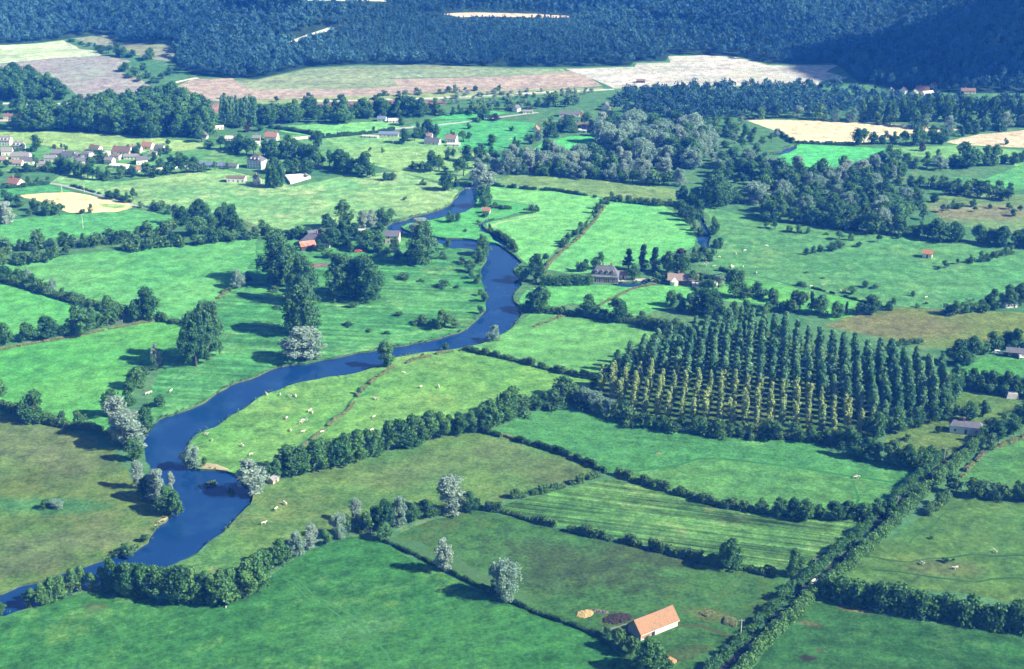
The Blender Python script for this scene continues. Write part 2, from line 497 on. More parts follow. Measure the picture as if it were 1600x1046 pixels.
def hedge(label, pxs, w, h, mat='bush', seed=0, name='hedge', cat='hedge', group=None, kind=None, rough=0.35, leaf=0.42, gaps=0.0, pts=None, off=0.0):
    """one hedge: leafy growth along a ground line, as high and thick as told, with uneven top"""
    rng = np.random.default_rng(seed+17)
    P0 = pts if pts is not None else [G(a) for a in pxs]
    r = min(w, h)*0.40; r = min(r, 1.5)
    path = lerp_path(P0, r*0.85)
    if off:
        q = []
        for i, a in enumerate(path):
            d = path[min(i+1, len(path)-1)]-path[max(i-1, 0)]; d = d/np.linalg.norm(d)
            q.append(a+np.array([-d[1], d[0]])*off)
        path = q
    C, R = [], []
    hn = 1.0; keep = True
    for i, a in enumerate(path):
        if i % max(2, int(3.5/r)) == 0:
            hn = 1+rough*rng.normal(); hn = min(max(hn, 0.45), 1.7); keep = rng.random() >= gaps
            sh = rng.normal()*w*0.12
        if not keep: continue
        d = path[min(i+1, len(path)-1)]-path[max(i-1, 0)]; d = d/(np.linalg.norm(d)+1e-9); nrm = np.array([-d[1], d[0]])
        H = h*hn; nz = max(1, int(math.ceil(H/(1.5*r)))); nw = max(1, int(round(w/(1.6*r))))
        for iz in range(nz):
            for iw in range(nw):
                fz = (iz+0.5)/nz
                o = ((iw+0.5)/nw-0.5)*w*(1-0.45*fz**2)*0.8+rng.normal()*0.15*r+sh
                q = a+nrm*o+d*rng.normal()*0.3*r
                C.append((q[0], q[1], float(terrain(q[0], q[1]))+max(r*0.5, fz*H*0.92+rng.normal()*0.2*r))); R.append(r*rng.uniform(0.75, 1.25))
    if not C: return
    C = np.array(C); R = np.array(R); o0 = np.array([C[0][0], C[0][1], float(terrain(C[0][0], C[0][1]))])
    n = int(np.clip(26*(r/0.42*0.42/leaf)**1.3*1.4, 14, 64))
    Q = leaves_on(rng, C-o0, R, n, leaf*(0.75+0.25*min(r, 1.4)), 0.25, 0.6)
    ob = link(name, quad_mesh(name, Q, [M[mat]]), None, tuple(o0))
    return tag(ob, label, cat, group, kind)
# ------------------------------------------------------------------ the land: one triangulated sheet, cut into fields, roads and river
def wide(x, y):                                   # land that runs off the photograph runs on well beyond it
    return (x-340, y) if x < -55 else (x+380, y) if x > 1655 else (x, y)
def px(s): return [P(*wide(*map(float, q.split(',')))) for q in s.split()]

RIVER = ['-60,940 -30,932 0,926 40,911 62,907 107,890 140,880 175,870 190,868 215,855 232,843 247,823 260,808 273,792 262,770 248,755 238,742 228,724 225,708 226,694 230,674 238,660 250,651 275,646 300,635 325,624 347,609 362,598 400,589 417,577 442,570 487,564 550,551 590,545 625,540 662,534 695,525 722,516 745,500 755,487 762,469 753,442 752,428 752,412 762,402 756,400 745,391 717,387 700,389 688,380 660,372 640,368 622,362 604,360 603,354 611,348 625,345 650,337 687,327 707,316 717,302 722,295 736,288 738,277 740,262 744,252 752,252 750,266 748,280 746,297 744,312 742,322 730,330 712,335 692,339 675,343 650,347 635,350 626,356 640,361 665,367 687,372 717,372 745,375 770,379 787,384 800,397 815,409 808,415 804,422 812,430 815,437 812,447 803,460 805,474 812,487 813,500 800,511 785,522 772,528 760,536 722,545 675,549 622,556 592,573 550,585 505,590 462,599 425,611 400,626 370,644 337,666 315,676 295,691 289,704 283,721 300,730 350,736 368,740 378,748 392,766 398,780 390,791 367,809 340,839 310,861 287,876 272,884 240,896 190,910 132,922 107,930 62,946 35,955 0,964 -60,980',
         '1085,371 1094,361 1097,352 1090,340 1082,325 1088,324 1098,338 1104,354 1107,362 1112,374 1108,383 1104,392 1096,402 1090,398 1096,388',
         '950,441 975,443 1000,440 1012,436 1020,438 1006,446 985,449 960,447',
         '1196,241 1215,238 1228,231 1245,225 1246,230 1236,238 1215,243',
         '787,384 775,377 768,368 757,362 748,356 747,349 755,344 768,341 772,343 760,347 753,351 756,357 766,362 778,368 792,376 796,384']

R_BR, R_MID = (0.155, 0.165, 0.068), (0.060, 0.225, 0.090)
# name, label, category, pixels, two tones, patch tone, patch share, stripe angle, stripe scale, stripe strength
FIELDS = [
 ('field', 'emerald green pasture filling the near left corner', '-80,985 35,956 110,932 135,925 190,920 260,930 340,938 400,922 420,900 450,880 480,862 550,840 590,842 640,870 690,895 790,940 850,962 930,990 975,1030 960,1110 -100,1110', (0.022, 0.148, 0.054), (0.034, 0.170, 0.062), (0.080, 0.195, 0.072), 0.40, 28, .45, .16),
 ('meadow', 'brownish rough meadow on the left bank of the river', '-80,640 0,645 60,660 130,680 180,706 215,760 250,800 262,806 247,825 232,844 190,869 107,892 0,928 -80,944', (0.062, 0.185, 0.068), (0.092, 0.170, 0.066), (0.115, 0.135, 0.060), 0.48, 8, .05, .2),
 ('field', 'bright green field enclosed by trees left of the river', '-80,565 0,545 120,522 200,506 245,498 292,507 268,540 235,570 205,615 180,660 165,672 130,668 80,655 0,625 -80,612', (0.055, 0.300, 0.100), (0.080, 0.320, 0.110), (0.03, 0.22, 0.10), 0.35, 12, .15, .12),
 ('meadow', 'mown riverside meadow with tall poplars inside the river bend', '228,640 262,545 292,505 345,462 372,440 398,405 405,384 440,372 480,395 520,410 560,405 600,398 640,400 690,395 745,400 756,412 757,442 765,469 758,487 748,500 722,517 662,535 590,547 487,566 442,572 417,578 400,590 362,600 325,626 275,648 238,660', (0.032, 0.215, 0.080), (0.060, 0.245, 0.092), (0.13, 0.28, 0.13), 0.42, -8, .25, .45),
 ('field', 'large pale green field on the left between hedges', '-80,426 0,411 110,398 200,390 300,383 402,374 398,405 372,440 345,462 292,503 245,495 180,490 130,473 60,450 0,425', (0.065, 0.310, 0.115), (0.095, 0.330, 0.125), (0.04, 0.24, 0.10), 0.3, 14, .12, .12),
 ('field', 'pale green field beside the left edge below the hedge', '-80,440 0,440 60,460 130,482 175,492 150,505 100,515 0,540 -80,556', (0.065, 0.320, 0.110), (0.095, 0.345, 0.125), None, 0, 14, .12, .12),
 ('field', 'green field below the golden stubble plot', '-80,352 0,345 80,337 150,332 210,328 265,333 275,345 250,358 200,362 100,373 0,382 -80,392', (0.060, 0.300, 0.120), (0.080, 0.320, 0.125), None, 0, 10, .1, .1),
 ('stubble_field', 'golden stubble plot beside the straight lane', '25,306 70,302 112,300 160,310 212,322 200,327 182,331 140,332 105,333 92,325 60,314', (0.80, 0.62, 0.34), (0.74, 0.56, 0.30), (0.30, 0.36, 0.14), 0.25, 10, .3, .1),
 ('field', 'narrow green field above the golden stubble plot', '-80,306 0,295 75,288 112,299 70,302 25,305 0,312 -80,322', (0.045, 0.27, 0.12), (0.06, 0.29, 0.12), None, 0, None, 0, 0),
 ('meadow', 'wide mottled pale meadow below the village', '95,272 100,262 165,284 185,285 280,272 350,264 460,292 540,275 620,268 690,290 717,298 707,316 687,327 640,338 600,345 520,362 430,362 390,348 350,335 280,325 215,320 140,300 80,287', (0.115, 0.330, 0.155), (0.200, 0.370, 0.185), (0.32, 0.37, 0.19), 0.45, 6, .06, .15),
 ('field', 'pale field between the wood and the village roofs', '-80,206 0,207 40,205 130,208 220,213 325,224 320,233 245,239 160,234 120,236 70,228 0,222 -80,225', (0.19, 0.37, 0.17), (0.25, 0.39, 0.18), None, 0, 3, .05, .12),
 ('field', 'bright pale field behind the village trees', '428,198 520,193 600,190 628,199 560,210 500,215 440,206', (0.13, 0.42, 0.17), (0.15, 0.43, 0.18), None, 0, 2, .06, .1),
 ('meadow', 'pale grazed meadow around the middle farmhouses', '500,218 605,207 680,222 770,240 745,262 705,288 620,268 560,252 520,236', (0.12, 0.33, 0.15), (0.19, 0.37, 0.17), None, 0, None, 0, 0),
 ('field', 'blue-green pasture right of the white farmhouse', '640,196 680,190 760,184 800,190 838,192 830,215 790,236 720,232 675,219', (0.045, 0.31, 0.135), (0.06, 0.33, 0.14), None, 0, None, 0, 0),
 ('field', 'thin bright green strip along the village road', '668,187 700,179 760,172 792,177 740,186', (0.05, 0.36, 0.14), (0.06, 0.38, 0.14), None, 0, None, 0, 0),
 ('field', 'bright green field ringed by silver willows', '832,236 850,222 890,213 930,214 942,220 905,229 880,241 842,241', (0.06, 0.40, 0.14), (0.075, 0.42, 0.15), None, 0, None, 0, 0),
 ('field', 'island meadow between the two river arms', '605,358 640,349 712,335 744,322 748,300 762,312 820,320 838,325 790,338 765,343 748,352 757,362 786,382 745,374 690,371 640,360', (0.055, 0.32, 0.115), (0.07, 0.34, 0.12), (0.15, 0.32, 0.12), 0.3, None, 0, 0),
 ('field', 'pale green field on the right bank behind the river loop', '746,297 768,290 850,297 942,310 935,325 905,355 870,390 845,420 822,412 802,392 782,368 760,356 760,349 790,342 838,332 842,324 820,318 760,311', (0.105, 0.39, 0.145), (0.13, 0.40, 0.155), None, 0, None, 0, 0),
 ('field', 'pale green field sloping to the timbered house', '945,312 1040,322 1056,335 1075,352 1090,368 1085,385 1050,398 1000,412 960,422 900,428 848,420 880,385 915,350', (0.085, 0.37, 0.135), (0.115, 0.39, 0.15), (0.04, 0.27, 0.11), 0.25, None, 0, 0),
 ('meadow', 'olive rough meadow in front of the willow wood', '775,280 800,274 900,279 1000,288 1062,297 1056,319 960,311 850,296 775,289', (0.09, 0.24, 0.10), (0.13, 0.25, 0.11), (0.20, 0.26, 0.13), 0.45, 4, .1, .15),
 ('field', 'wide blue-green cattle pasture on the right', '1098,320 1150,335 1250,350 1330,362 1420,372 1600,392 1680,400 1680,450 1600,442 1520,475 1440,482 1360,474 1290,458 1200,442 1130,430 1090,412 1112,395 1122,370', (0.050, 0.225, 0.100), (0.075, 0.245, 0.105), (0.13, 0.27, 0.12), 0.4, 3, .08, .15),
 ('field', 'bright green wedge of grass above the poplar plantation', '1062,448 1160,437 1200,442 1300,462 1400,477 1380,490 1300,500 1200,475 1120,470', (0.065, 0.32, 0.115), (0.09, 0.34, 0.12), None, 0, None, 0, 0),
 ('meadow', 'brown-green rough meadow right of the plantation top', '1285,508 1340,492 1420,480 1480,484 1680,505 1680,520 1600,530 1500,545 1440,540 1380,530', (0.085, 0.185, 0.070), (0.12, 0.18, 0.068), (0.15, 0.15, 0.06), 0.5, 5, .08, .25),
 ('field', 'pale green paddock below the timbered house', '812,470 820,455 850,446 950,446 1062,447 1100,457 1062,472 1000,493 960,490 900,474 820,484', (0.080, 0.34, 0.125), (0.11, 0.36, 0.135), None, 0, None, 0, 0),
 ('field', 'pale green paddock right of the river narrows', '724,545 772,530 815,502 830,490 880,490 960,500 1056,516 1040,530 1000,550 960,580 930,592 900,585 830,570 760,554', (0.085, 0.29, 0.105), (0.115, 0.31, 0.125), (0.14, 0.29, 0.13), 0.4, 18, .12, .15),
 ('field', 'light green cattle meadow inside the great river bend', '283,721 289,704 315,676 337,666 370,644 400,626 425,611 462,599 505,590 550,585 592,573 622,556 675,549 722,545 760,553 820,568 880,580 930,595 905,612 870,625 800,642 700,664 560,694 470,724 440,731 410,742 370,740 300,730', (0.078, 0.275, 0.092), (0.115, 0.300, 0.110), (0.16, 0.29, 0.12), 0.4, 25, .1, .1),
 ('meadow', 'mottled meadow with brown patches below the tree row', '380,790 420,755 452,742 560,712 700,680 760,676 840,695 940,735 930,745 860,762 780,784 720,790 640,800 560,812 480,838 430,860 400,885 350,905 240,897 290,876 311,862 340,839 367,809', (0.050, 0.190, 0.075), (0.095, 0.195, 0.076), (0.125, 0.150, 0.060), 0.5, 20, .1, .12),
 ('field', 'smooth emerald field in front of the plantation', '765,672 830,645 890,633 960,655 1060,668 1180,680 1270,690 1330,715 1440,730 1440,748 1410,755 1300,740 1180,720 1110,712 1040,730 962,741 880,710 800,687', (0.040, 0.205, 0.090), (0.050, 0.215, 0.092), (0.08, 0.235, 0.095), 0.35, -12, .4, .14),
 ('field', 'mid green field crossed by cattle tracks', '966,742 1040,731 1110,713 1180,721 1300,741 1420,757 1400,792 1370,806 1300,808 1195,800 1090,781 1000,756', (0.048, 0.205, 0.085), (0.070, 0.225, 0.090), (0.10, 0.235, 0.09), 0.35, -8, .4, .14),
 ('field', 'hay field with long mown stripes', '775,790 880,765 960,748 1000,757 1090,783 1160,800 1345,812 1340,830 1300,870 1260,895 1200,890 1100,867 1000,850 900,827 800,803', (0.045, 0.180, 0.072), (0.068, 0.190, 0.078), (0.15, 0.19, 0.09), 0.4, -15, .42, .85),
 ('meadow', 'dark pasture with a brown patch around the barn', '605,845 650,820 740,797 830,815 900,832 1000,852 1130,885 1228,903 1210,940 1150,990 1090,1050 1080,1110 985,1110 975,1020 930,990 860,960 780,930 700,890 650,865', (0.026, 0.120, 0.046), (0.042, 0.150, 0.058), (0.050, 0.080, 0.032), 0.45, 12, .12, .12),
 ('field', 'olive pasture with three white cows on the right', '1478,777 1600,785 1700,794 1700,960 1600,945 1500,928 1400,920 1310,915 1320,890 1360,860 1420,820', (0.042, 0.150, 0.056), (0.066, 0.165, 0.062), (0.085, 0.16, 0.062), 0.42, 4, .1, .15),
 ('field', 'dark green field in the near right corner', '1262,938 1400,965 1600,995 1720,1012 1720,1110 1110,1110 1150,1070 1230,980', (0.017, 0.108, 0.042), (0.024, 0.120, 0.048), (0.04, 0.13, 0.055), 0.35, -6, .2, .25),  # lens falloff in this corner is put into the dark base tones
 ('field', 'small green field right of the lane', '1488,745 1540,705 1600,685 1700,655 1700,762 1600,757 1500,750', (0.040, 0.185, 0.072), (0.055, 0.195, 0.075), None, 0, 20, .1, .1),
 ('field', 'green paddock beside the farm sheds at the right edge', '1492,578 1540,556 1600,562 1700,562 1700,600 1600,590 1520,590', (0.045, 0.235, 0.085), (0.055, 0.245, 0.09), None, 0, None, 0, 0),
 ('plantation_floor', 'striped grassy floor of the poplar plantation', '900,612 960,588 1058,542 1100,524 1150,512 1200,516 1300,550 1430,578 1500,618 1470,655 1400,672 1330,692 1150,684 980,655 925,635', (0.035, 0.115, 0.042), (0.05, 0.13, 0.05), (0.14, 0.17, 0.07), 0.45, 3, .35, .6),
 ('garden', 'rough garden around the low white house', '1375,690 1400,668 1480,655 1502,600 1600,612 1600,640 1545,665 1510,692 1470,728 1440,730 1400,715', (0.060, 0.170, 0.065), (0.085, 0.175, 0.065), (0.13, 0.16, 0.07), 0.4, None, 0, 0),
 ('garden', 'farmyard lawn at the mill', '398,376 460,372 520,372 600,368 625,366 690,380 740,396 690,397 600,400 520,412 470,402 404,402', (0.040, 0.22, 0.085), (0.065, 0.25, 0.095), None, 0, None, 0, 0),
 ('plough_strip', 'small bare brown vegetable plot near the red farm roof', '476,417 490,412 515,410 513,418 480,421', (0.17, 0.13, 0.11), (0.20, 0.15, 0.12), None, 0, None, 0, 0),
 ('stubble_field', 'straw-white stubble field on the right beyond the river', '1163,187 1200,187 1300,189 1400,195 1515,203 1450,208 1370,221 1330,225 1240,223 1215,206', (0.62, 0.55, 0.38), (0.52, 0.50, 0.33), (0.34, 0.40, 0.22), 0.3, 2, .08, .12),
 ('stubble_field', 'pinkish stubble field at the right edge', '1475,222 1530,210 1600,204 1700,202 1700,230 1600,231 1500,227', (0.52, 0.44, 0.33), (0.47, 0.41, 0.30), (0.34, 0.36, 0.22), 0.3, 2, .08, .12),
 ('field', 'bright green field beside the far river pool', '1215,246 1250,225 1340,230 1384,232 1362,246 1310,261 1240,262', (0.06, 0.40, 0.16), (0.07, 0.42, 0.165), None, 0, None, 0, 0),
 ('field', 'pale green field among the far right trees', '1384,232 1500,227 1600,236 1700,240 1700,268 1600,262 1540,252 1400,243', (0.12, 0.33, 0.14), (0.15, 0.35, 0.15), None, 0, None, 0, 0),
 ('meadow', 'olive scrubby meadow at the right edge', '1440,318 1480,300 1600,305 1700,310 1700,378 1600,372 1480,350', (0.085, 0.21, 0.095), (0.115, 0.22, 0.10), (0.22, 0.20, 0.11), 0.42, 4, .1, .15),
 ('field', 'green field strip at the far right edge', '1480,276 1540,280 1600,255 1700,262 1700,298 1560,296', (0.06, 0.29, 0.12), (0.075, 0.30, 0.125), None, 0, None, 0, 0),
 ('field', 'whitish striped field at the foot of the left forest', '-80,78 0,71 98,63 118,72 160,87 90,91 0,99 -80,108', (0.30, 0.44, 0.32), (0.46, 0.53, 0.42), (0.55, 0.58, 0.47), 0.35, 70, .03, .2),
 ('ploughed_field', 'mauve brown tilled field on the left below the forest', '-80,110 0,100 90,91 160,87 205,96 185,102 190,113 232,130 248,146 230,156 130,157 110,140 60,116 0,112', (0.27, 0.24, 0.26), (0.23, 0.265, 0.25), (0.20, 0.31, 0.25), 0.4, 20, .06, .12),  # mauve cast of the distance haze is put into these tones
 ('field', 'grey-olive field tucked into the forest edge', '118,60 165,54 230,69 283,73 264,96 240,93 215,86 150,71', (0.19, 0.24, 0.19), (0.22, 0.25, 0.20), None, 0, 10, .06, .1),
 ('ploughed_field', 'pinkish harvested strip below the corn field', '262,140 300,124 365,123 372,130 395,140 600,136 612,124 800,119 880,112 902,110 942,135 840,141 700,144 600,149 480,153 330,158 285,151', (0.31, 0.265, 0.235), (0.36, 0.30, 0.265), None, 0, 2, .1, .12),
 ('field', 'grey-green standing corn field below the forest', '366,126 400,125 480,108 560,103 650,101 800,107 880,108 885,114 800,119 608,123 627,135 560,139 395,140 374,131', (0.15, 0.25, 0.19), (0.20, 0.28, 0.21), (0.28, 0.32, 0.24), 0.4, 4, .06, .15),  # blue of the distance haze is put into the crop tones
 ('stubble_field', 'wide whitish stubble field below the right forest', '883,108 990,105 995,99 1048,98 1045,89 1100,87 1150,90 1200,102 1310,102 1290,112 1325,122 1290,133 1200,133 1100,137 1050,135 960,139 930,125', (0.45, 0.43, 0.43), (0.38, 0.41, 0.38), (0.33, 0.42, 0.29), 0.35, 3, .06, .15),  # extra blue in the stubble tones stands for distance haze
 ('ploughed_field', 'dark brown ploughed strip beside the railway', '480,163 500,159 600,155 680,155 702,162 660,171 570,173 500,170', (0.20, 0.135, 0.12), (0.23, 0.15, 0.13), None, 0, 2, .1, .1),
 ('ploughed_field', 'little brown plot left of the poplar screen', '320,163 346,160 345,177 322,176', (0.25, 0.17, 0.15), (0.27, 0.18, 0.16), None, 0, None, 0, 0),
 ('field', 'olive strip of rough grass along the railway', '330,158 480,153 700,145 940,137 950,142 780,152 690,157 600,156 480,162 400,163', (0.18, 0.29, 0.16), (0.22, 0.30, 0.17), None, 0, None, 0, 0),
 ('clearing', 'sandy pink clearing high in the forest', '690,22 760,20 840,22 900,25 885,28 800,27 720,27', (0.50, 0.38, 0.32), (0.46, 0.36, 0.30), None, 0, None, 0, 0),
 ('field', 'pale field showing beyond the forest top', '470,2 540,2 605,3 600,-6 540,-8 480,-6', (0.45, 0.52, 0.42), (0.5, 0.55, 0.45), None, 0, None, 0, 0),
 ('garden', 'village gardens on the left', '-80,226 0,222 70,228 120,236 200,238 260,238 320,233 430,208 520,216 540,250 470,272 350,264 280,272 185,281 100,262 60,266 0,268 -80,272', (0.06, 0.24, 0.10), (0.10, 0.27, 0.12), (0.22, 0.30, 0.16), 0.35, None, 0, 0),
 ('sand_bar', 'little sandy beach at the tip of the cattle meadow', '312,722 335,722 352,731 362,737 345,737 322,734', (0.42, 0.36, 0.22), (0.36, 0.33, 0.19), None, 0, None, 0, 0),
 ('sand_bar', 'sandy scar on the left river bank', '245,816 258,806 261,808 252,818 246,825', (0.50, 0.40, 0.27), (0.45, 0.36, 0.24), None, 0, None, 0, 0),
 ('yard', 'trodden ground around the red-roofed barn', '935,965 960,955 985,960 1000,985 985,995 950,985', (0.042, 0.125, 0.052), (0.055, 0.13, 0.055), (0.05, 0.06, 0.03), 0.4, None, 0, 0),
 ('yard', 'pale walled court beside the old house', '446,276 478,274 484,278 455,287', (0.62, 0.60, 0.55), (0.58, 0.56, 0.52), None, 0, None, 0, 0),
 ('yard', 'muddy ground below the barn', '1030,1022 1060,1010 1100,1005 1120,1015 1085,1030 1045,1036', (0.040, 0.085, 0.040), (0.035, 0.10, 0.042), None, 0, None, 0, 0),
 ('bare_patch', 'pale bare spot in the emerald field', '1022,708 1030,706 1038,708 1030,711', (0.22, 0.20, 0.10), (0.2, 0.2, 0.1), None, 0, None, 0, 0),
]
# patches of other growth or bare soil inside a field: field, pixel of the middle, half length and width in metres, turn, colour, strength
SPOTS = [('dark green field', 1264, 1028, 3.2, 1.6, 0, (0.035, 0.03, 0.025), .9), ('dark green field', 1281, 1016, 2.2, 1.0, 0, (0.06, 0.06, 0.035), .8), ('dark green field', 1265, 975, 4, 1.6, -20, (0.11, 0.11, 0.05), .8), ('dark green field', 1335, 954, 5, 1.2, -20, (0.16, 0.13, 0.06), .8), ('dark pasture', 905, 882, 34, 13, -24, (0.048, 0.085, 0.032), .85), ('dark pasture', 850, 905, 17, 10, -10, (0.045, 0.085, 0.032), .75), ('dark pasture', 1010, 868, 20, 8, -20, (0.055, 0.080, 0.036), .7),
 ('dark pasture', 1110, 962, 9, 4, -20, (0.13, 0.14, 0.05), .6), ('dark pasture', 650, 858, 14, 3, -40, (0.10, 0.12, 0.06), .6),
 ('mottled meadow', 850, 733, 26, 13, -20, (0.115, 0.145, 0.055), .6), ('mottled meadow', 700, 720, 24, 12, 10, (0.11, 0.16, 0.06), .5), ('mottled meadow', 620, 745, 20, 10, 20, (0.11, 0.155, 0.06), .5), ('mottled meadow', 780, 700, 15, 9, 0, (0.11, 0.155, 0.06), .5),
 ('brownish rough', 40, 690, 28, 22, 0, (0.105, 0.140, 0.062), .7), ('brownish rough', 110, 720, 20, 12, -20, (0.105, 0.138, 0.062), .65), ('brownish rough', 110, 845, 26, 9, 10, (0.10, 0.135, 0.062), .7), ('brownish rough', 20, 880, 22, 9, 10, (0.10, 0.135, 0.062), .7), ('brownish rough', 70, 790, 26, 7, -4, (0.03, 0.16, 0.06), .6),
 ('brown-green rough', 1400, 510, 40, 18, 0, (0.14, 0.14, 0.062), .8), ('olive scrubby', 1530, 332, 40, 20, 0, (0.20, 0.18, 0.11), .7), ('olive pasture', 1480, 888, 14, 6, 0, (0.10, 0.13, 0.055), .7),
 ('golden stubble', 180, 322, 14, 6, -10, (0.20, 0.40, 0.15), .9), ('golden stubble', 128, 312, 6, 3, 0, (0.35, 0.42, 0.18), .8), ('emerald green pasture', 150, 949, 4, 2, 0, (0.10, 0.13, 0.06), .7), ('emerald green pasture', 560, 985, 16, 8, 30, (0.07, 0.20, 0.07), .6)]
# strips: name, label, pixel line, width, colour
STRIPS = [
 ('lane', 'shaded country lane between the two roadside hedges', '1090,1090 1150,1030 1205,975 1248,930 1282,902 1306,883 1345,848 1388,806 1424,770 1456,742 1488,714 1515,692 1548,665 1600,637 1680,600', 2.2, (0.030, 0.042, 0.045), (0.04, 0.052, 0.055)),  # hedge shade is put into the dark surface tones
 ('track', 'worn cattle track through the river bend meadow', '420,728 450,712 480,690 510,664 530,645 552,625 575,612', 2.2, (0.045, 0.19, 0.08), (0.06, 0.2, 0.08)),
 ('track', 'dark trodden track crossing the mid green field', '970,741 1040,731 1108,714 1180,722 1300,740 1420,757', 1.6, (0.022, 0.15, 0.06), (0.03, 0.16, 0.06)),
 ('track', 'double wheel track at the edge of the dark pasture', '610,842 660,860 720,885 780,915 830,940', 6.0, (0.10, 0.16, 0.07), (0.075, 0.15, 0.06)),
 ('track', 'cattle path curving across the olive right pasture', '1345,872 1400,876 1470,874 1540,868 1600,866 1660,868', 1.3, (0.024, 0.095, 0.038), (0.03, 0.10, 0.04)),
 ('track', 'lower cattle path in the olive right pasture', '1360,888 1420,898 1480,905 1540,908 1600,905', 1.4, (0.024, 0.095, 0.038), (0.03, 0.10, 0.04)),
 ('track', 'wheel track beside the right roadside hedge', '1478,800 1450,825 1425,850', 0.9, (0.028, 0.10, 0.04), (0.035, 0.11, 0.045)),
 ('track', 'short path to the cow on the dark track', '1333,752 1334,764 1340,776 1347,788', 1.1, (0.024, 0.14, 0.055), (0.03, 0.15, 0.06)),
 ('track', 'faint tractor line across the emerald field', '440,905 500,940 560,985 600,1040 610,1090', 0.9, (0.050, 0.175, 0.07), (0.055, 0.18, 0.075)),
 ('track', 'second faint tractor line across the emerald field', '452,902 512,937 572,981 614,1036 625,1090', 0.9, (0.050, 0.175, 0.07), (0.055, 0.18, 0.075)),
 ('track', 'pale path through the mottled meadow', '432,768 480,780 520,800 540,812', 1.2, (0.13, 0.20, 0.08), (0.12, 0.19, 0.08)),
 ('track', 'thin line of an old fence across the left pale field', '40,436 120,427 200,416 280,405 352,393', 0.9, (0.16, 0.26, 0.11), (0.15, 0.25, 0.10)),
 ('track', 'cattle path in the wide blue-green pasture', '1125,415 1180,430 1240,448 1290,462', 1.2, (0.035, 0.16, 0.075), (0.04, 0.17, 0.08)),
 ('track', 'curved path in the brownish left meadow', '0,775 50,765 100,752 150,752 190,768 215,785', 1.4, (0.14, 0.14, 0.065), (0.13, 0.14, 0.065)),
 ('track', 'pale line through the wide meadow below the village', '330,325 420,310 520,300 620,290 680,287', 1.2, (0.10, 0.27, 0.12), (0.10, 0.27, 0.12)),
 ('track', 'wheel track between barn and lane', '1062,985 1090,978 1120,985 1150,1000', 1.8, (0.05, 0.085, 0.04), (0.045, 0.08, 0.038)),
 ('lane', 'straight grey lane along the golden plot', '75,286 112,292 160,307 212,321 235,326', 3.0, (0.33, 0.36, 0.36), (0.36, 0.38, 0.38)),
 ('lane', 'pale chalk lane curving at the field corner', '310,122 285,126 265,132 256,137 262,145 270,150', 4.0, (0.72, 0.68, 0.62), (0.68, 0.65, 0.6)),
 ('road', 'pale road crossing below the harvested fields', '480,158 600,156 690,153 790,148 880,143 960,140', 5.0, (0.50, 0.52, 0.52), (0.48, 0.5, 0.5)),
 ('road', 'pale road below the mauve field', '-60,164 0,162 60,163 160,161 175,160', 6.0, (0.50, 0.54, 0.54), (0.48, 0.52, 0.52)),
 ('railway', 'railway bed beside the small station', '-60,190 0,188 40,186 70,185 100,183', 9.0, (0.48, 0.42, 0.38), (0.42, 0.38, 0.36)),
 ('road', 'village road behind the middle farmhouses', '575,206 620,201 680,196 730,190 790,182 840,176', 4.0, (0.42, 0.44, 0.44), (0.4, 0.42, 0.42)),
 ('path', 'pale forest ride climbing the wooded slope', '452,68 475,58 505,49 520,42', 6.0, (0.50, 0.55, 0.48), (0.46, 0.5, 0.44)),
 ('path', 'gravel drive in front of the timbered house', '930,438 950,441 1000,437 1030,440 1075,445 1085,448', 3.0, (0.50, 0.45, 0.42), (0.46, 0.42, 0.4)),
 ('track', 'sandy towpath on the loop bank', '758,359 770,352 800,345 835,338', 2.5, (0.45, 0.44, 0.28), (0.40, 0.42, 0.25)),
]

def wobble(x, y):
    return (0.55*math.sin(x*0.31+y*0.17)+0.45*math.sin(x*0.13-y*0.41+1.3)+0.25*math.sin(x*0.9+y*0.7)+0.22*math.sin(y*1.1-x*0.5),
            0.55*math.sin(y*0.29-x*0.19+2.1)+0.45*math.sin(y*0.15+x*0.37)+0.25*math.sin(y*0.85+x*0.6)+0.22*math.sin(x*1.2+y*0.3))

def dense(poly, step=7.0):
    out = []
    n = len(poly)
    for i in range(n):
        a, b = poly[i], poly[(i+1) % n]
        L = math.hypot(b[0]-a[0], b[1]-a[1]); st = step if a[1] < 900 else step*2.2
        k = max(1, int(L/st))
        for j in range(k):
            t = j/k; x, y = a[0]+(b[0]-a[0])*t, a[1]+(b[1]-a[1])*t
            w = wobble(x, y); out.append((x+w[0], y+w[1]))
    return out

def smooth(pts, closed=True):
    """one pass of corner cutting"""
    n = len(pts); out = []
    for i in range(n if closed else n-1):
        a, b = pts[i], pts[(i+1) % n]
        out += [(a[0]*.75+b[0]*.25, a[1]*.75+b[1]*.25), (a[0]*.25+b[0]*.75, a[1]*.25+b[1]*.75)]
    return out if closed else [pts[0]]+out+[pts[-1]]

def strip_poly(pts, w):
    pts = smooth([(p[0], p[1]) for p in pts], False)
    L, R = [], []
    for i, p in enumerate(pts):
        a, b = pts[max(i-1, 0)], pts[min(i+1, len(pts)-1)]
        d = math.hypot(b[0]-a[0], b[1]-a[1]); nx, ny = -(b[1]-a[1])/d, (b[0]-a[0])/d
        L.append((p[0]+nx*w/2, p[1]+ny*w/2)); R.append((p[0]-nx*w/2, p[1]-ny*w/2))
    return L+R[::-1]

REG = []                                           # polygon, name, label, material
def region(name, label, poly, mat): REG.append((poly, name, label, mat))

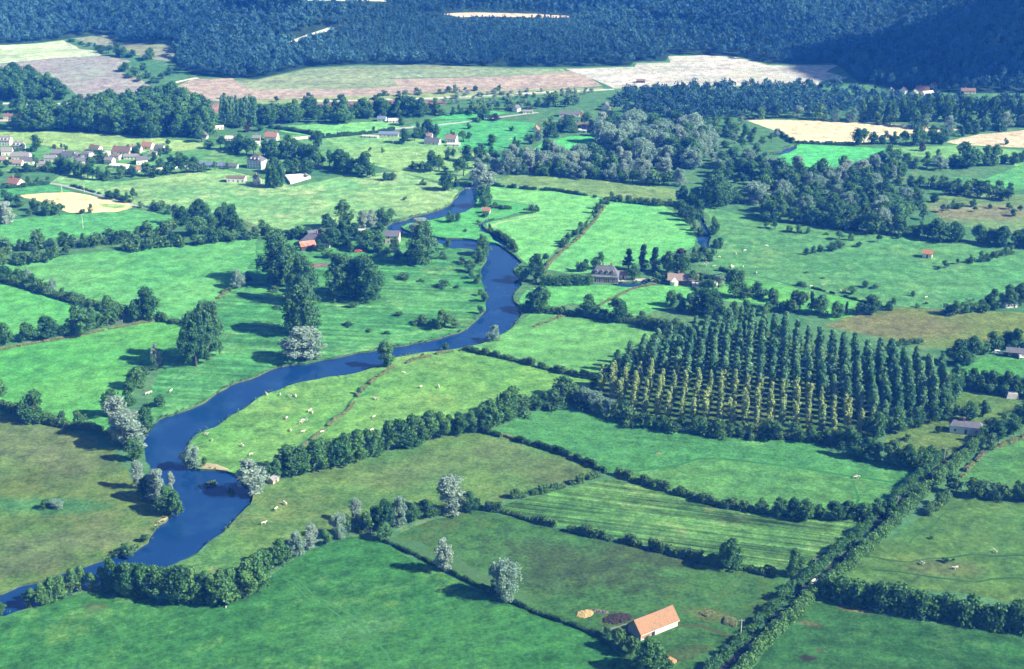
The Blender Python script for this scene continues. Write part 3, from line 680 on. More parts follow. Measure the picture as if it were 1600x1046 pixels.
BASE_MAT = ground_mat('rough_grass', (0.055, 0.17, 0.07), (0.085, 0.19, 0.08), (0.14, 0.19, 0.08), 0.4, fine=0.45, med=0.4)
FOREST_MAT = ground_mat('forest_floor', (0.02, 0.05, 0.03), (0.03, 0.06, 0.035), seed=3)
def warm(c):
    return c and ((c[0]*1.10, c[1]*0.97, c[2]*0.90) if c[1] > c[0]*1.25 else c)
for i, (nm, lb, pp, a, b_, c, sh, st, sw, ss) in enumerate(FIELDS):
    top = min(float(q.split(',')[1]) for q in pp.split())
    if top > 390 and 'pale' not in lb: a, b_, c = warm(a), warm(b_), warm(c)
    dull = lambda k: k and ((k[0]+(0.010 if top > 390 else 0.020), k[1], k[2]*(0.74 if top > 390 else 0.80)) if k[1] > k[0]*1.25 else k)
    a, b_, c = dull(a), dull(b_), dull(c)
    pg = [(q[0], q[1]) for q in px(pp)]
    if nm in ('yard', 'bare_patch', 'sand_bar', 'plough_strip', 'garden'): pg = smooth(smooth(pg))
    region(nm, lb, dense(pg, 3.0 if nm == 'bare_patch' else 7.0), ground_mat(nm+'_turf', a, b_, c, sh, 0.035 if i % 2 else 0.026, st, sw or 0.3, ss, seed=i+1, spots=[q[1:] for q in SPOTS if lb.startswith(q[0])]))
for i, (nm, lb, pp, w, a, b_) in enumerate(STRIPS):
    if nm == 'track': a, b_ = [(c[0]*1.3, c[1]*1.06, c[2]*0.75) if c[0] < .055 else (c[0]*.72, c[1]*.95, c[2]*.85) for c in (a, b_)]; w *= 0.8
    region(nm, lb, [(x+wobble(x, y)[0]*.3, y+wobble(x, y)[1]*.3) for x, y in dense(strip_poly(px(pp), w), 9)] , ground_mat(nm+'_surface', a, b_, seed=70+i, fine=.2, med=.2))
M['water'] = water_mat('water')
RIVER_POLY = [dense(smooth([(p[0], p[1]) for p in px(r)]), 5.0) for r in RIVER]

# forest outline (its floor is a region of the sheet too)
FOREST_PX = '-80,80 0,70 98,62 118,59 165,53 230,68 285,73 268,94 285,108 300,118 330,121 400,124 480,106 560,101 700,103 800,105 885,105 985,103 990,97 1040,95 1045,86 1150,88 1200,100 1300,100 1312,104 1340,128 1400,140 1500,146 1680,152 1750,100 1760,-60 1200,-75 400,-75 -160,-60 -150,20'
FOREST_POLY = [(p[0], p[1]) for p in px(FOREST_PX)]
REG.insert(0, (dense(FOREST_POLY, 12), 'forest_floor', 'dark floor under the forest trees', FOREST_MAT))

def build_ground():
    X0, X1, Y0, Y1 = -2600, 2600, -450, 4400
    verts, edges, index = [], [], {}
    def vid(x, y):
        k = (round(x, 2), round(y, 2))
        if k not in index: index[k] = len(verts); verts.append(Vector(k))
        return index[k]
    def ring(poly):
        ids = [vid(*p) for p in poly]
        for a, b in zip(ids, ids[1:]+ids[:1]):
            if a != b: edges.append((a, b))
    ring([(X0, Y0), (X1, Y0), (X1, Y1), (X0, Y1)])
    for poly, *_ in REG: ring(poly)
    for poly in RIVER_POLY: ring(poly)
    for y in np.concatenate([np.arange(1130, 1900, 24), np.arange(1900, Y1, 160)]):
        st = 24 if y < 1900 else 160
        xm = y*0.46 if y < 1900 else X1
        for x in np.arange(-xm, xm, st): vid(x+wobble(x, y)[0]*2, float(y))
    for y in np.arange(1130, 1900, 120):
        for x in np.arange(X0+40, X1, 200): vid(float(x), float(y))
    V2, E2, F2, *_ = delaunay_2d_cdt(verts, edges, [], 0, 1e-3)
    V2 = np.array([(v[0], v[1]) for v in V2]); F2 = np.array([f for f in F2 if len(f) == 3])
    ctr = V2[F2].mean(1)
    cls = np.full(len(F2), -1)
    for i, (poly, *_) in enumerate(REG):
        a = np.array(poly); lo, hi = a.min(0), a.max(0)
        c = (ctr[:, 0] >= lo[0]) & (ctr[:, 0] <= hi[0]) & (ctr[:, 1] >= lo[1]) & (ctr[:, 1] <= hi[1])
        k = np.where(c)[0]; k = k[inside(ctr[k, 0], ctr[k, 1], poly)]; cls[k] = i
    riv = np.zeros(len(F2), bool)
    for poly in RIVER_POLY: riv |= inside(ctr[:, 0], ctr[:, 1], poly)
    cls[riv] = -2
    Z = terrain(V2[:, 0], V2[:, 1])
    def emit(name, label, cat, faces, mat, z):
        if len(faces) == 0: return
        u, inv = np.unique(faces, return_inverse=True); inv = inv.reshape(faces.shape)
        co = np.column_stack([V2[u], z[u]])
        me = bpy.data.meshes.new(name)
        me.from_pydata(co.tolist(), [], inv.tolist()); me.materials.append(mat)
        bm = bmesh.new(); bm.from_mesh(me); bmesh.ops.recalc_face_normals(bm, faces=bm.faces)
        if sum(f.normal.z for f in bm.faces) < 0: bmesh.ops.reverse_faces(bm, faces=bm.faces)
        bm.to_mesh(me); bm.free()
        for p_ in me.polygons: p_.use_smooth = True
        tag(link(name, me), label, cat, None, 'structure')
    emit('ground', 'rough grass of the valley floor between the fields', 'ground', F2[cls == -1], BASE_MAT, Z)
    for i, (poly, nm, lb, mt) in enumerate(REG):
        emit(nm, lb, nm.replace('_', ' '), F2[cls == i], mt, Z)
    emit('river', 'winding blue river between grassy banks', 'river', F2[cls == -2], M['water'], np.full(len(V2), -0.9))
    # banks: the step from turf to water
    ed = {}
    for t, r in zip(F2, riv):
        for a, b in ((0, 1), (1, 2), (2, 0)):
            k = (min(t[a], t[b]), max(t[a], t[b])); ed.setdefault(k, []).append(r)
    bank = [k for k, v in ed.items() if len(v) == 2 and v[0] != v[1]]
    vs, fs = [], []
    for a, b in bank:
        o = len(vs)
        vs += [(*V2[a], float(Z[a])), (*V2[b], float(Z[b])), (*V2[b], -1.3), (*V2[a], -1.3)]; fs.append((o, o+1, o+2, o+3))
    me = bpy.data.meshes.new('river_bank'); me.from_pydata(vs, [], fs)
    me.materials.append(ground_mat('bank_earth', (0.060, 0.125, 0.050), (0.10, 0.135, 0.06), fine=.5, med=.4, seed=44))
    tag(link('river_bank', me), 'low earth banks along the river', 'river bank', None, 'structure')
    return [(V2[a], V2[b]) for a, b in bank]
BANKS = build_ground()

# reeds and tall grass fringing both banks
rng_ = np.random.default_rng(9)
C_, R_ = [], []
for a, b in BANKS:
    L = np.linalg.norm(b-a)
    for _ in range(max(1, int(L/1.1))):
        if rng_.random() < 0.45: continue
        q = a+(b-a)*rng_.random()+rng_.normal(size=2)*0.45
        if np.sin(q[0]*0.09)+np.sin(q[1]*0.07+1)+rng_.normal()*0.6 < -0.3: continue
        r = abs(rng_.normal())*0.28+0.28
        C_.append((q[0], q[1], r*0.5)); R_.append(r)
Q_ = leaves_on(rng_, np.array(C_), np.array(R_), 10, 0.42, 0.4, 0.7)
M['reed'] = leaf_mat('reed', (0.07, 0.16, 0.06), (0.12, 0.19, 0.075), 0.2)
tag(link('reeds', quad_mesh('reeds', Q_, [M['reed']])), 'tall bank grass fringing the river', 'reeds', None, 'stuff')
# ------------------------------------------------------------------ buildings
WALL = {'white': plain_mat('render_white', (0.80, 0.78, 0.74), 0.06, 0.5, c2=(0.70, 0.68, 0.64)), 'cream': plain_mat('render_cream', (0.66, 0.60, 0.46), 0.1, 0.6),
        'stone': plain_mat('stone_wall', (0.50, 0.44, 0.34), 0.2, 1.2, c2=(0.40, 0.36, 0.30)), 'brick': plain_mat('brick_wall', (0.42, 0.20, 0.13), 0.2, 2.0, c2=(0.5, 0.28, 0.18)),
        'dark': plain_mat('dark_timber', (0.10, 0.09, 0.10), 0.2, 1.0), 'timber': plain_mat('timber_grey', (0.36, 0.36, 0.35), 0.2, 1.5, lines=('Z', 2.2, 0.7)),
        'blue': plain_mat('render_white_shade_blue', (0.66, 0.72, 0.82), 0.06, 0.5), 'barn': plain_mat('barn_plaster', (0.78, 0.74, 0.66), 0.10, 0.9, c2=(0.62, 0.58, 0.52))}  # 'blue' is white render with its blue skylit shade put into the colour
ROOF = {'slate': plain_mat('slate_roof', (0.12, 0.13, 0.17), 0.2, 0.7, c2=(0.17, 0.17, 0.20), lines=('Z', 5.0, 0.8)), 'tile': plain_mat('tile_roof', (0.36, 0.18, 0.14), 0.2, 0.7, c2=(0.36, 0.20, 0.14), lines=('Z', 5.0, 0.75)),
        'pink': plain_mat('old_tile_roof', (0.30, 0.23, 0.22), 0.2, 0.8), 'grey': plain_mat('grey_roof', (0.27, 0.27, 0.30), 0.15, 0.8, lines=('Z', 5.0, 0.8)), 'brown': plain_mat('brown_roof', (0.20, 0.14, 0.12), 0.2, 0.8),
        'orange': plain_mat('orange_roof', (0.44, 0.20, 0.11), 0.2, 0.9), 'barn': plain_mat('barn_roof', (0.36, 0.185, 0.105), 0.34, 0.45, c2=(0.25, 0.18, 0.115), lines=('Z', 4.5, 0.75)),
        'tin': plain_mat('tin_roof', (0.50, 0.50, 0.52), 0.12, 0.6, rough=0.5), 'white': plain_mat('white_roof', (0.72, 0.72, 0.72), 0.08, 0.6), 'blue': plain_mat('blue_roof', (0.16, 0.21, 0.36), 0.12, 0.6), 'rust': plain_mat('rust_sheet_roof', (0.42, 0.14, 0.09), 0.25, 0.7, c2=(0.55, 0.36, 0.30))}
M['glass'] = plain_mat('window_glass', (0.035, 0.045, 0.065), 0.1, 1.0, rough=0.15, spec=0.5)
M['frame'] = plain_mat('window_frame', (0.75, 0.75, 0.73), 0.04, 2.0)
M['door'] = plain_mat('door_wood', (0.14, 0.09, 0.06), 0.2, 2.0)
M['chim'] = plain_mat('chimney_brick', (0.45, 0.26, 0.19), 0.15, 2.0)
M['wood'] = plain_mat('weathered_wood', (0.42, 0.40, 0.36), 0.2, 2.0)
M['concrete'] = plain_mat('concrete', (0.66, 0.64, 0.60), 0.08, 1.5)
M['metal'] = plain_mat('grey_metal', (0.45, 0.47, 0.50), 0.1, 2.0, rough=0.5, metal=0.3)

def window(parent, x, y, z, w, h, axis, s):
    """window: proud frame with a glass pane, on a wall facing s along the axis"""
    f = MB(); g = MB(); t = 0.12
    def b(mb, a0, a1, z0, z1, d0, d1):
        if axis == 'y': mb.box(x+a0, min(y+s*d0, y+s*d1), z+z0, x+a1, max(y+s*d0, y+s*d1), z+z1)
        else: mb.box(min(x+s*d0, x+s*d1), y+a0, z+z0, max(x+s*d0, x+s*d1), y+a1, z+z1)
    b(f, -w/2-t, -w/2, 0, h, 0, .06); b(f, w/2, w/2+t, 0, h, 0, .06); b(f, -w/2-t, w/2+t, -t, 0, 0, .10); b(f, -w/2-t, w/2+t, h, h+t, 0, .06); b(f, -.03, .03, 0, h, 0.03, .055)
    b(g, -w/2, w/2, 0, h, 0, .03)
    fr = f.build('window', M['frame'], parent); g.build('pane', M['glass'], fr)

def house(label, X, Y, L, W, wh, rh, ang, wall='white', roof='slate', hip=0.0, chim=(0.3,), nwin=3, storeys=1, door=True, dorm=0, name='house', cat='house', group=None, gwin=True, over=0.4):
    o = empty(name, P(X, Y), rad(ang)); tag(o, label, cat, group)
    k_ = 0.66 if Y < 272 else 0.8 if Y < 300 else 0.92; o.scale = (k_, k_, k_)
    l, w = L/2, W/2; base = -0.4
    a = MB()
    if hip: a.box(-l, -w, base, l, w, wh)
    else:                                           # gabled walls in one solid
        v = [(sx*l, sy*w, z) for sx in (-1, 1) for sy, z in ((-1, base), (1, base), (1, wh))]+[]
        v = []
        for sx in (-1, 1): v += [(sx*l, -w, base), (sx*l, w, base), (sx*l, w, wh), (sx*l, 0, wh+rh), (sx*l, -w, wh)]
        a.add(v, [(4, 3, 2, 1, 0), (5, 6, 7, 8, 9), (0, 1, 6, 5), (1, 2, 7, 6), (2, 3, 8, 7), (3, 4, 9, 8), (4, 0, 5, 9)])
    a.build('wall', WALL[wall], o)
    r = MB(); e = over; th = 0.16; dz = rh/w*e
    if hip:
        k = l-min(l*0.98, w*hip)
        v = [(-l-e, -w-e, wh-dz+.03), (l+e, -w-e, wh-dz+.03), (l+e, w+e, wh-dz+.03), (-l-e, w+e, wh-dz+.03), (-k, 0, wh+rh), (k, 0, wh+rh)]
        r.add(v, [(0, 1, 5, 4), (1, 2, 5), (2, 3, 4, 5), (3, 0, 4), (3, 2, 1, 0)])
    else:
        for s in (-1, 1):
            y0, z0 = s*(w+e), wh-dz+.03
            v = [(-l-e, y0, z0), (l+e, y0, z0), (l+e, 0, wh+rh+.03), (-l-e, 0, wh+rh+.03)]
            v += [(x, y, z+th) for x, y, z in v]
            f = [(0, 1, 2, 3), (7, 6, 5, 4), (0, 4, 5, 1), (2, 6, 7, 3), (1, 5, 6, 2), (0, 3, 7, 4)]
            r.add(v, f if s > 0 else [q[::-1] for q in f])
    rf = r.build('roof', ROOF[roof], o)
    for c in chim:
        cb = MB(); x = (c-0.5)*L; cb.box(x-.45, -.35, wh+rh-0.9, x+.45, .35, wh+rh+1.3); cb.box(x-.52, -.42, wh+rh+1.3, x+.52, .42, wh+rh+1.45); cb.box(x-.3, -.15, wh+rh+1.45, x-.05, .15, wh+rh+1.8); cb.box(x+.05, -.15, wh+rh+1.45, x+.3, .15, wh+rh+1.8)
        cb.build('chimney', M['chim'], rf)
    for k in range(dorm):
        x = (k+0.5)/dorm*L*0.8-L*0.4; d = MB(); z = wh+rh*0.25
        d.box(x-.8, -w*0.86, z-.2, x+.8, -w*0.3, z+1.3)
        dm = d.build('dormer', WALL['timber' if wall == 'dark' else 'white'], rf); q = MB(); q.add([(x-1, -w*.95, z+1.3), (x+1, -w*.95, z+1.3), (x, -w*.95, z+1.9), (x-1, -w*.15, z+1.3), (x+1, -w*.15, z+1.3), (x, -w*.15, z+1.9)], [(0, 1, 2), (5, 4, 3), (0, 2, 5, 3), (1, 4, 5, 2), (0, 3, 4, 1)]); q.build('dormer_roof', ROOF[roof], rf)
    for st in range(storeys):
        z = 0.95+2.7*st
        for k in range(nwin):
            x = (k+0.5)/nwin*L-l
            if door and st == 0 and k == nwin//2:
                db = MB(); db.box(x-.5, -w-.06, 0, x+.5, -w, 2.1); db.box(x-.6, -w-.09, 2.1, x+.6, -w, 2.22); db.build('door', M['door'], o); continue
            window(o, x, -w, z, 1.0, 1.25, 'y', -1)
        if gwin and nwin:
            for yy in ((-W*.22, W*.22) if W > 6 else (0,)): window(o, l, yy, z, .9, 1.2, 'x', 1)
    return o

V1 = 'houses of the village on the left'
house('big white house with grey roof and dormers at the left edge', 8, 226, 15, 9, 5.2, 4.2, -6, 'white', 'grey', chim=(.2, .9), nwin=5, storeys=2, dorm=3, group=V1)
house('white house with grey roof just behind the round village tree', 30, 233, 11, 9, 4.6, 3.6, -8, 'white', 'grey', nwin=3, storeys=2, dorm=2, group=V1)
house('long white house with pale grey roof in front of two others', 34, 249, 19, 9, 4.2, 3.4, -3, 'white', 'grey', chim=(.75,), nwin=5, group=V1)
house('low house with pinkish roof among the left garden trees', 26, 258, 14, 8, 2.8, 2.8, -5, 'white', 'pink', nwin=4, group=V1)
house('pink-roofed cottage at the very left edge', 3, 253, 11, 8, 3, 2.8, 0, 'cream', 'pink', nwin=3, group=V1)
house('slate-roofed house left of the dark roofed row', 92, 243, 13, 8, 3.2, 3.6, -14, 'white', 'grey', nwin=3, group=V1)
house('dark slate house with small white end', 108, 246, 14, 8, 3.0, 3.6, -14, 'white', 'slate', nwin=3, group=V1)
house('small white gabled house right of the dark slate house', 120, 247, 6, 6, 3.4, 2.4, 75, 'white', 'slate', nwin=1, group=V1)
house('tall white cubic house in the village middle', 136, 248, 10, 9, 6.4, 2.2, -4, 'white', 'slate', hip=1, nwin=3, storeys=2, group=V1)
house('white bungalow behind the tall cubic house', 163, 243, 12, 8, 3.4, 1.6, -6, 'white', 'white', nwin=3, group=V1)
house('long brown-roofed house behind the white block', 192, 240, 20, 10, 3.4, 4.6, -12, 'white', 'brown', chim=(.1, .9), nwin=5, group=V1)
house('white boxy house in front of the brown roof', 181, 249, 11, 9, 4.6, 1.8, -8, 'white', 'brown', hip=1, nwin=3, group=V1)
house('low white house right of the boxy house', 205, 248, 14, 7, 3.0, 2.2, 0, 'white', 'grey', nwin=4, group=V1)
house('white house with bright red roof at the upper village edge', 231, 232, 12, 9, 3.2, 3.8, -14, 'white', 'tile', chim=(.2,), nwin=3, group=V1)
house('small white house below the bright red roof', 240, 245, 9, 7, 3.6, 2.4, -10, 'white', 'grey', nwin=2, group=V1)
house('flat white-roofed workshop in front of the village', 187, 262, 19, 8, 2.8, 0.8, -14, 'white', 'white', chim=(), nwin=5, group=V1)
house('tiny red-roofed white cottage at the village front', 215, 268, 6, 6, 2.6, 2.4, 10, 'white', 'tile', nwin=1, group=V1)
for x_, y_, w_, r_, lb_ in ((12, 242, 'white', 'grey', 'small white house between the two big left houses'), (44, 256, 'white', 'slate', 'small slate-roofed house beside the long white house'), (80, 252, 'white', 'grey', 'small pale house behind the village lawn'), (128, 256, 'white', 'slate', 'small house in front of the cubic house'),
        (150, 250, 'white', 'white', 'small white house between cubic house and bungalow'), (172, 256, 'white', 'grey', 'small grey-roofed house before the brown roof'), (212, 238, 'white', 'grey', 'small pale house below the upper village tree'), (222, 256, 'white', 'slate', 'small slate house right of the village'), (150, 236, 'white', 'brown', 'small brown-roofed house behind the bungalow'), (66, 262, 'white', 'grey', 'small grey house under the village lawn'), (250, 238, 'white', 'slate', 'small house rightmost in the upper village')):
    house(lb_, x_, y_, RNG.uniform(9, 13), RNG.uniform(7, 9), RNG.uniform(3.2, 5), RNG.uniform(2.4, 3.6), RNG.uniform(-30, 20), w_, r_, nwin=3, group=V1)
house('lone bungalow with red roof and white gable above the stubble', 25, 290, 12, 9, 2.8, 3.6, -28, 'white', 'tile', nwin=3, chim=(.3,))
house('long grey station building at the left railway', 18, 186, 17, 8, 4.4, 2.0, 0, 'cream', 'brown', nwin=6, name='station_building', cat='station')
house('low pinkish shed among the railway trees', 122, 184, 14, 7, 2.6, 1.8, -2, 'white', 'pink', nwin=3, chim=(), name='shed', cat='shed')
house('white pointed gable house beside the dark wood', 320, 217, 7, 6, 3.6, 3.6, 80, 'white', 'slate', nwin=2)
house('low house with pale roof right of the pointed gable', 361, 219, 12, 7, 2.6, 2.0, -2, 'white', 'white', nwin=4, chim=())
house('pale long shed below the poplar screen', 341, 202, 12, 6, 2.6, 1.6, 14, 'white', 'white', nwin=3, chim=(), name='shed', cat='shed')
house('red-roofed white house behind the avenue', 425, 219, 14, 9, 4.8, 4.4, -10, 'white', 'tile', chim=(.15, .85), nwin=4, storeys=2)
house('small grey house left of the red-roofed house', 402, 219, 9, 7, 3, 2.6, -8, 'stone', 'grey', nwin=2)
house('tiny white hut in the avenue trees', 402, 227, 6, 5, 2.6, 1.6, -4, 'white', 'white', nwin=1, chim=(), name='hut', cat='hut')
# the old manor
house('tall old manor house with slate roof and pale walls', 402, 262, 17, 12, 8.5, 6.0, -22, 'blue', 'slate', hip=1.1, chim=(.2, .5, .8), nwin=5, storeys=3, dorm=3, name='manor_house', cat='manor house')
house('low white gatehouse right below the manor', 402, 287, 6.5, 5, 5.0, 2.2, -60, 'white', 'slate', nwin=2, storeys=1)
house('roofless white stable in the meadow before the manor', 370, 284, 15, 7, 4.2, 0.9, -3, 'white', 'brown', nwin=4, chim=(), name='stable', cat='stable')
house('long blue-roofed outbuilding left of the manor', 330, 261, 26, 7, 2.6, 2.6, -9, 'blue', 'blue', nwin=7, chim=(), name='outbuilding', cat='outbuilding')
house('second long outbuilding joining the manor', 356, 262, 22, 6, 2.4, 2.2, -10, 'blue', 'slate', nwin=5, chim=(), name='outbuilding', cat='outbuilding')
# the middle farmhouses
house('small blue-roofed house behind the bright field', 597, 189, 10, 7, 2.8, 2.8, -8, 'white', 'blue', nwin=2)
house('low white house right of the blue-roofed house', 615, 191, 12, 6, 2.6, 1.8, 4, 'white', 'white', nwin=3, chim=())
house('long blue farm shed with orange end', 608, 213, 22, 9, 3.2, 2.2, -5, 'cream', 'blue', nwin=5, chim=(), name='farm_shed', cat='shed')
house('low flat pale shed left of the blue farm shed', 579, 215, 18, 6, 1.8, 0.9, -12, 'white', 'tin', nwin=3, chim=(), name='farm_shed', cat='shed')
house('dark-roofed farmhouse with white gable end', 676, 225, 17, 8, 3.0, 4.0, -16, 'white', 'slate', chim=(.3,), nwin=4)
house('small reddish house behind the dark-roofed farmhouse', 671, 217, 7, 6, 4.0, 2.6, -10, 'white', 'pink', nwin=2)
house('big white farmhouse with reddish roof in the pasture', 706, 223, 13, 10, 4.8, 4.4, -22, 'white', 'pink', chim=(.2, .8), nwin=4, storeys=2)
house('white lean-to below the big white farmhouse', 709, 228, 14, 5, 2.2, 1.0, -4, 'white', 'white', nwin=3, chim=())
house('white gabled house high on the village road', 807, 174, 9, 7, 4.0, 3.4, 60, 'white', 'slate', nwin=2)
house('low white annex beside the gabled road house', 825, 177, 12, 6, 2.6, 1.4, -4, 'white', 'grey', nwin=3, chim=())
house('long slate farmhouse with pale front above the bright field', 890, 182, 24, 8, 3.4, 2.8, -5, 'white', 'slate', chim=(.3, .7), nwin=6)
house('orange-walled cottage end right of the slate farmhouse', 907, 181, 6, 6, 4.0, 2.0, 80, 'brick', 'slate', nwin=1)
house('narrow brick cottage below the slate farmhouse', 884, 193, 10, 7, 4.6, 3.0, -30, 'brick', 'brown', nwin=2, storeys=2)
house('tiny pointed white cottage in the copse', 838, 206, 6, 6, 3.4, 3.4, 70, 'white', 'tile', nwin=1)
house('long brown barn roof behind the bright field', 910, 201, 20, 9, 3.2, 3.4, -3, 'white', 'brown', nwin=4, chim=(), name='barn', cat='barn')
house('white leaning shed in front of the brown barn', 909, 207, 12, 5, 2.8, 1.2, -14, 'white', 'white', nwin=2, chim=(), name='shed', cat='shed')
V2 = 'three white gables in the dark belt'
house('leftmost of three white gables in the dark belt', 947, 172, 11, 9, 4.4, 5.0, 72, 'white', 'slate', nwin=2, group=V2)
house('middle of three white gables in the dark belt', 995, 174, 10, 9, 3.0, 6.0, 78, 'white', 'slate', nwin=2, group=V2)
house('rightmost and largest of three white gables in the belt', 1040, 173, 11, 10, 3.2, 7.2, 78, 'white', 'slate', nwin=2, group=V2)
V3 = 'houses at the foot of the shaded hillside'
house('white house leftmost at the foot of the shaded hillside', 1391, 147, 9, 8, 4.6, 3.2, 70, 'white', 'slate', nwin=2, group=V3)
house('bright white house second from left below the hillside', 1411, 146, 10, 8, 4.2, 3.0, 55, 'white', 'slate', nwin=2, group=V3)
house('low white house third from left below the hillside', 1428, 149, 10, 8, 4.0, 2.6, 60, 'white', 'grey', nwin=2, group=V3)
house('red-roofed long house below the shaded hillside', 1441, 143, 16, 8, 3.6, 3.6, -6, 'cream', 'tile', nwin=4, group=V3)
house('pale slanting house right of the red-roofed house', 1449, 149, 15, 7, 3.6, 2.0, 20, 'white', 'white', nwin=3, group=V3)
house('small white villa high right below the hillside', 1458, 137, 8, 7, 3.6, 2.4, 40, 'white', 'tile', nwin=2, group=V3)
house('brownish house rightmost below the shaded hillside', 1512, 146, 18, 8, 3.6, 3.0, -4, 'cream', 'brown', nwin=4, group=V3)
house('reddish house hidden in the dark belt poplars', 1253, 166, 10, 8, 4.0, 3.4, -20, 'white', 'pink', nwin=2)
house('long white house hidden in the dark belt', 1292, 162, 16, 7, 3.0, 2.2, 12, 'white', 'tile', nwin=4)
# the mill farm
house('open barn with red rusty sheet roof at the mill farm', 480, 389, 9, 7, 3.0, 2.0, 24, 'dark', 'rust', nwin=0, chim=(), door=False, name='barn', cat='barn')
house('lean-to with orange sheet roof beside the red roof', 489, 388, 6, 5, 2.2, 1.2, -10, 'dark', 'orange', nwin=0, chim=(), door=False, name='lean_to', cat='lean-to')
house('grey slate farmhouse behind the red sheet roof', 496, 383, 19, 9, 3.4, 4.2, -14, 'stone', 'slate', hip=1.0, chim=(.5,), nwin=5)
house('blue-slate long barn rising behind the farmhouse', 502, 373, 17, 8, 3.0, 3.2, 26, 'stone', 'slate', nwin=3, chim=(), name='barn', cat='barn')
house('tall sand-coloured mill with grey roof by the water', 614, 379, 8.5, 7.5, 5.2, 2.4, -4, 'cream', 'slate', chim=(), nwin=2, storeys=2, name='mill', cat='mill')
house('small white cottage under the silver mill trees', 563, 369, 7, 5, 3.2, 1.4, 0, 'white', 'white', nwin=2, chim=())
house('little red-roofed hut on the island meadow', 760, 333, 5, 3.6, 2.2, 1.6, -10, 'cream', 'tile', nwin=1, chim=(), name='hut', cat='hut')
# timbered house and its neighbours
TH = house('big half-timbered house with steep dark roof', 945, 439, 15.5, 8.5, 4.2, 5.2, -8, 'dark', 'slate', hip=0.75, chim=(.42, .72), nwin=6, dorm=4, storeys=1, name='timbered_house', cat='timbered house')
b_ = MB()
for z in (0.1, 2.9, 4.05): b_.box(-7.85, -4.39, z, 7.85, -4.27, z+.16)
for k in range(15): b_.box(-7.7+k*1.07, -4.36, .26, -7.6+k*1.07, -4.27, 4.05)
b_.build('timber_beams', M['frame'], TH)
house('white annex with tin roof right of the timbered house', 969, 434, 8, 5, 2.6, 1.4, -10, 'white', 'pink', nwin=2, chim=(), name='annex', cat='annex')
house('long low farmhouse with pinkish roof by the gravel drive', 1067, 443, 17, 7, 3.0, 2.8, -6, 'dark', 'pink', chim=(.35,), nwin=5)
def marquee():
    o = empty('marquee', P(1053, 445)); tag(o, 'round white tent in front of the low farmhouse', 'tent')
    m = MB(); n = 12; v = [(2.2*math.cos(k*6.283/n), 2.2*math.sin(k*6.283/n), 0) for k in range(n)]+[(2.3*math.cos(k*6.283/n), 2.3*math.sin(k*6.283/n), 2.2) for k in range(n)]+[(0, 0, 3.6)]
    m.add(v, [(k, (k+1) % n, n+(k+1) % n, n+k) for k in range(n)]); m.build('tent_wall', WALL['white'], o)
    m = MB(); m.add([(2.5*math.cos(k*6.283/n), 2.5*math.sin(k*6.283/n), 2.1) for k in range(n)]+[(0, 0, 3.8)], [(k, (k+1) % n, n) for k in range(n)]); m.build('tent_roof', WALL['white'], o)
marquee()
house('long white greenhouse shed right of the low farmhouse', 1101, 447, 14, 5, 1.6, 1.0, -8, 'white', 'white', nwin=4, chim=(), name='shed', cat='shed')
# scattered sheds and small houses
house('lone shed with orange roof in the right pasture', 1449, 402, 5.4, 4.6, 2.8, 1.6, -22, 'white', 'orange', nwin=1, chim=(), gwin=False, name='shed', cat='shed')
house('low white cottage with grey hipped roof by the lane', 1508, 675, 13.4, 5.5, 3.8, 1.5, -15, 'blue', 'slate', hip=0.45, chim=(.42,), nwin=3, gwin=False, name='cottage', cat='cottage')
house('dark open shed at the right edge farm', 1588, 556, 10, 6, 2.6, 1.4, -16, 'dark', 'slate', nwin=3, chim=(), name='shed', cat='shed')
house('white flat shed at the farm edge far right', 1578, 480, 7, 3, 2.0, 0.8, 12, 'white', 'white', nwin=2, chim=(), name='shed', cat='shed')
house('small pale boat shed under the river willow', 427, 753, 4, 3, 1.8, 1.0, 62, 'stone', 'grey', nwin=1, chim=(), gwin=False, name='boat_shed', cat='shed')
house('tiny brown hut in the far whitish stubble field', 1001, 129, 11, 6, 2.6, 1.6, 0, 'dark', 'brown', nwin=0, chim=(), door=False, name='hut', cat='hut')

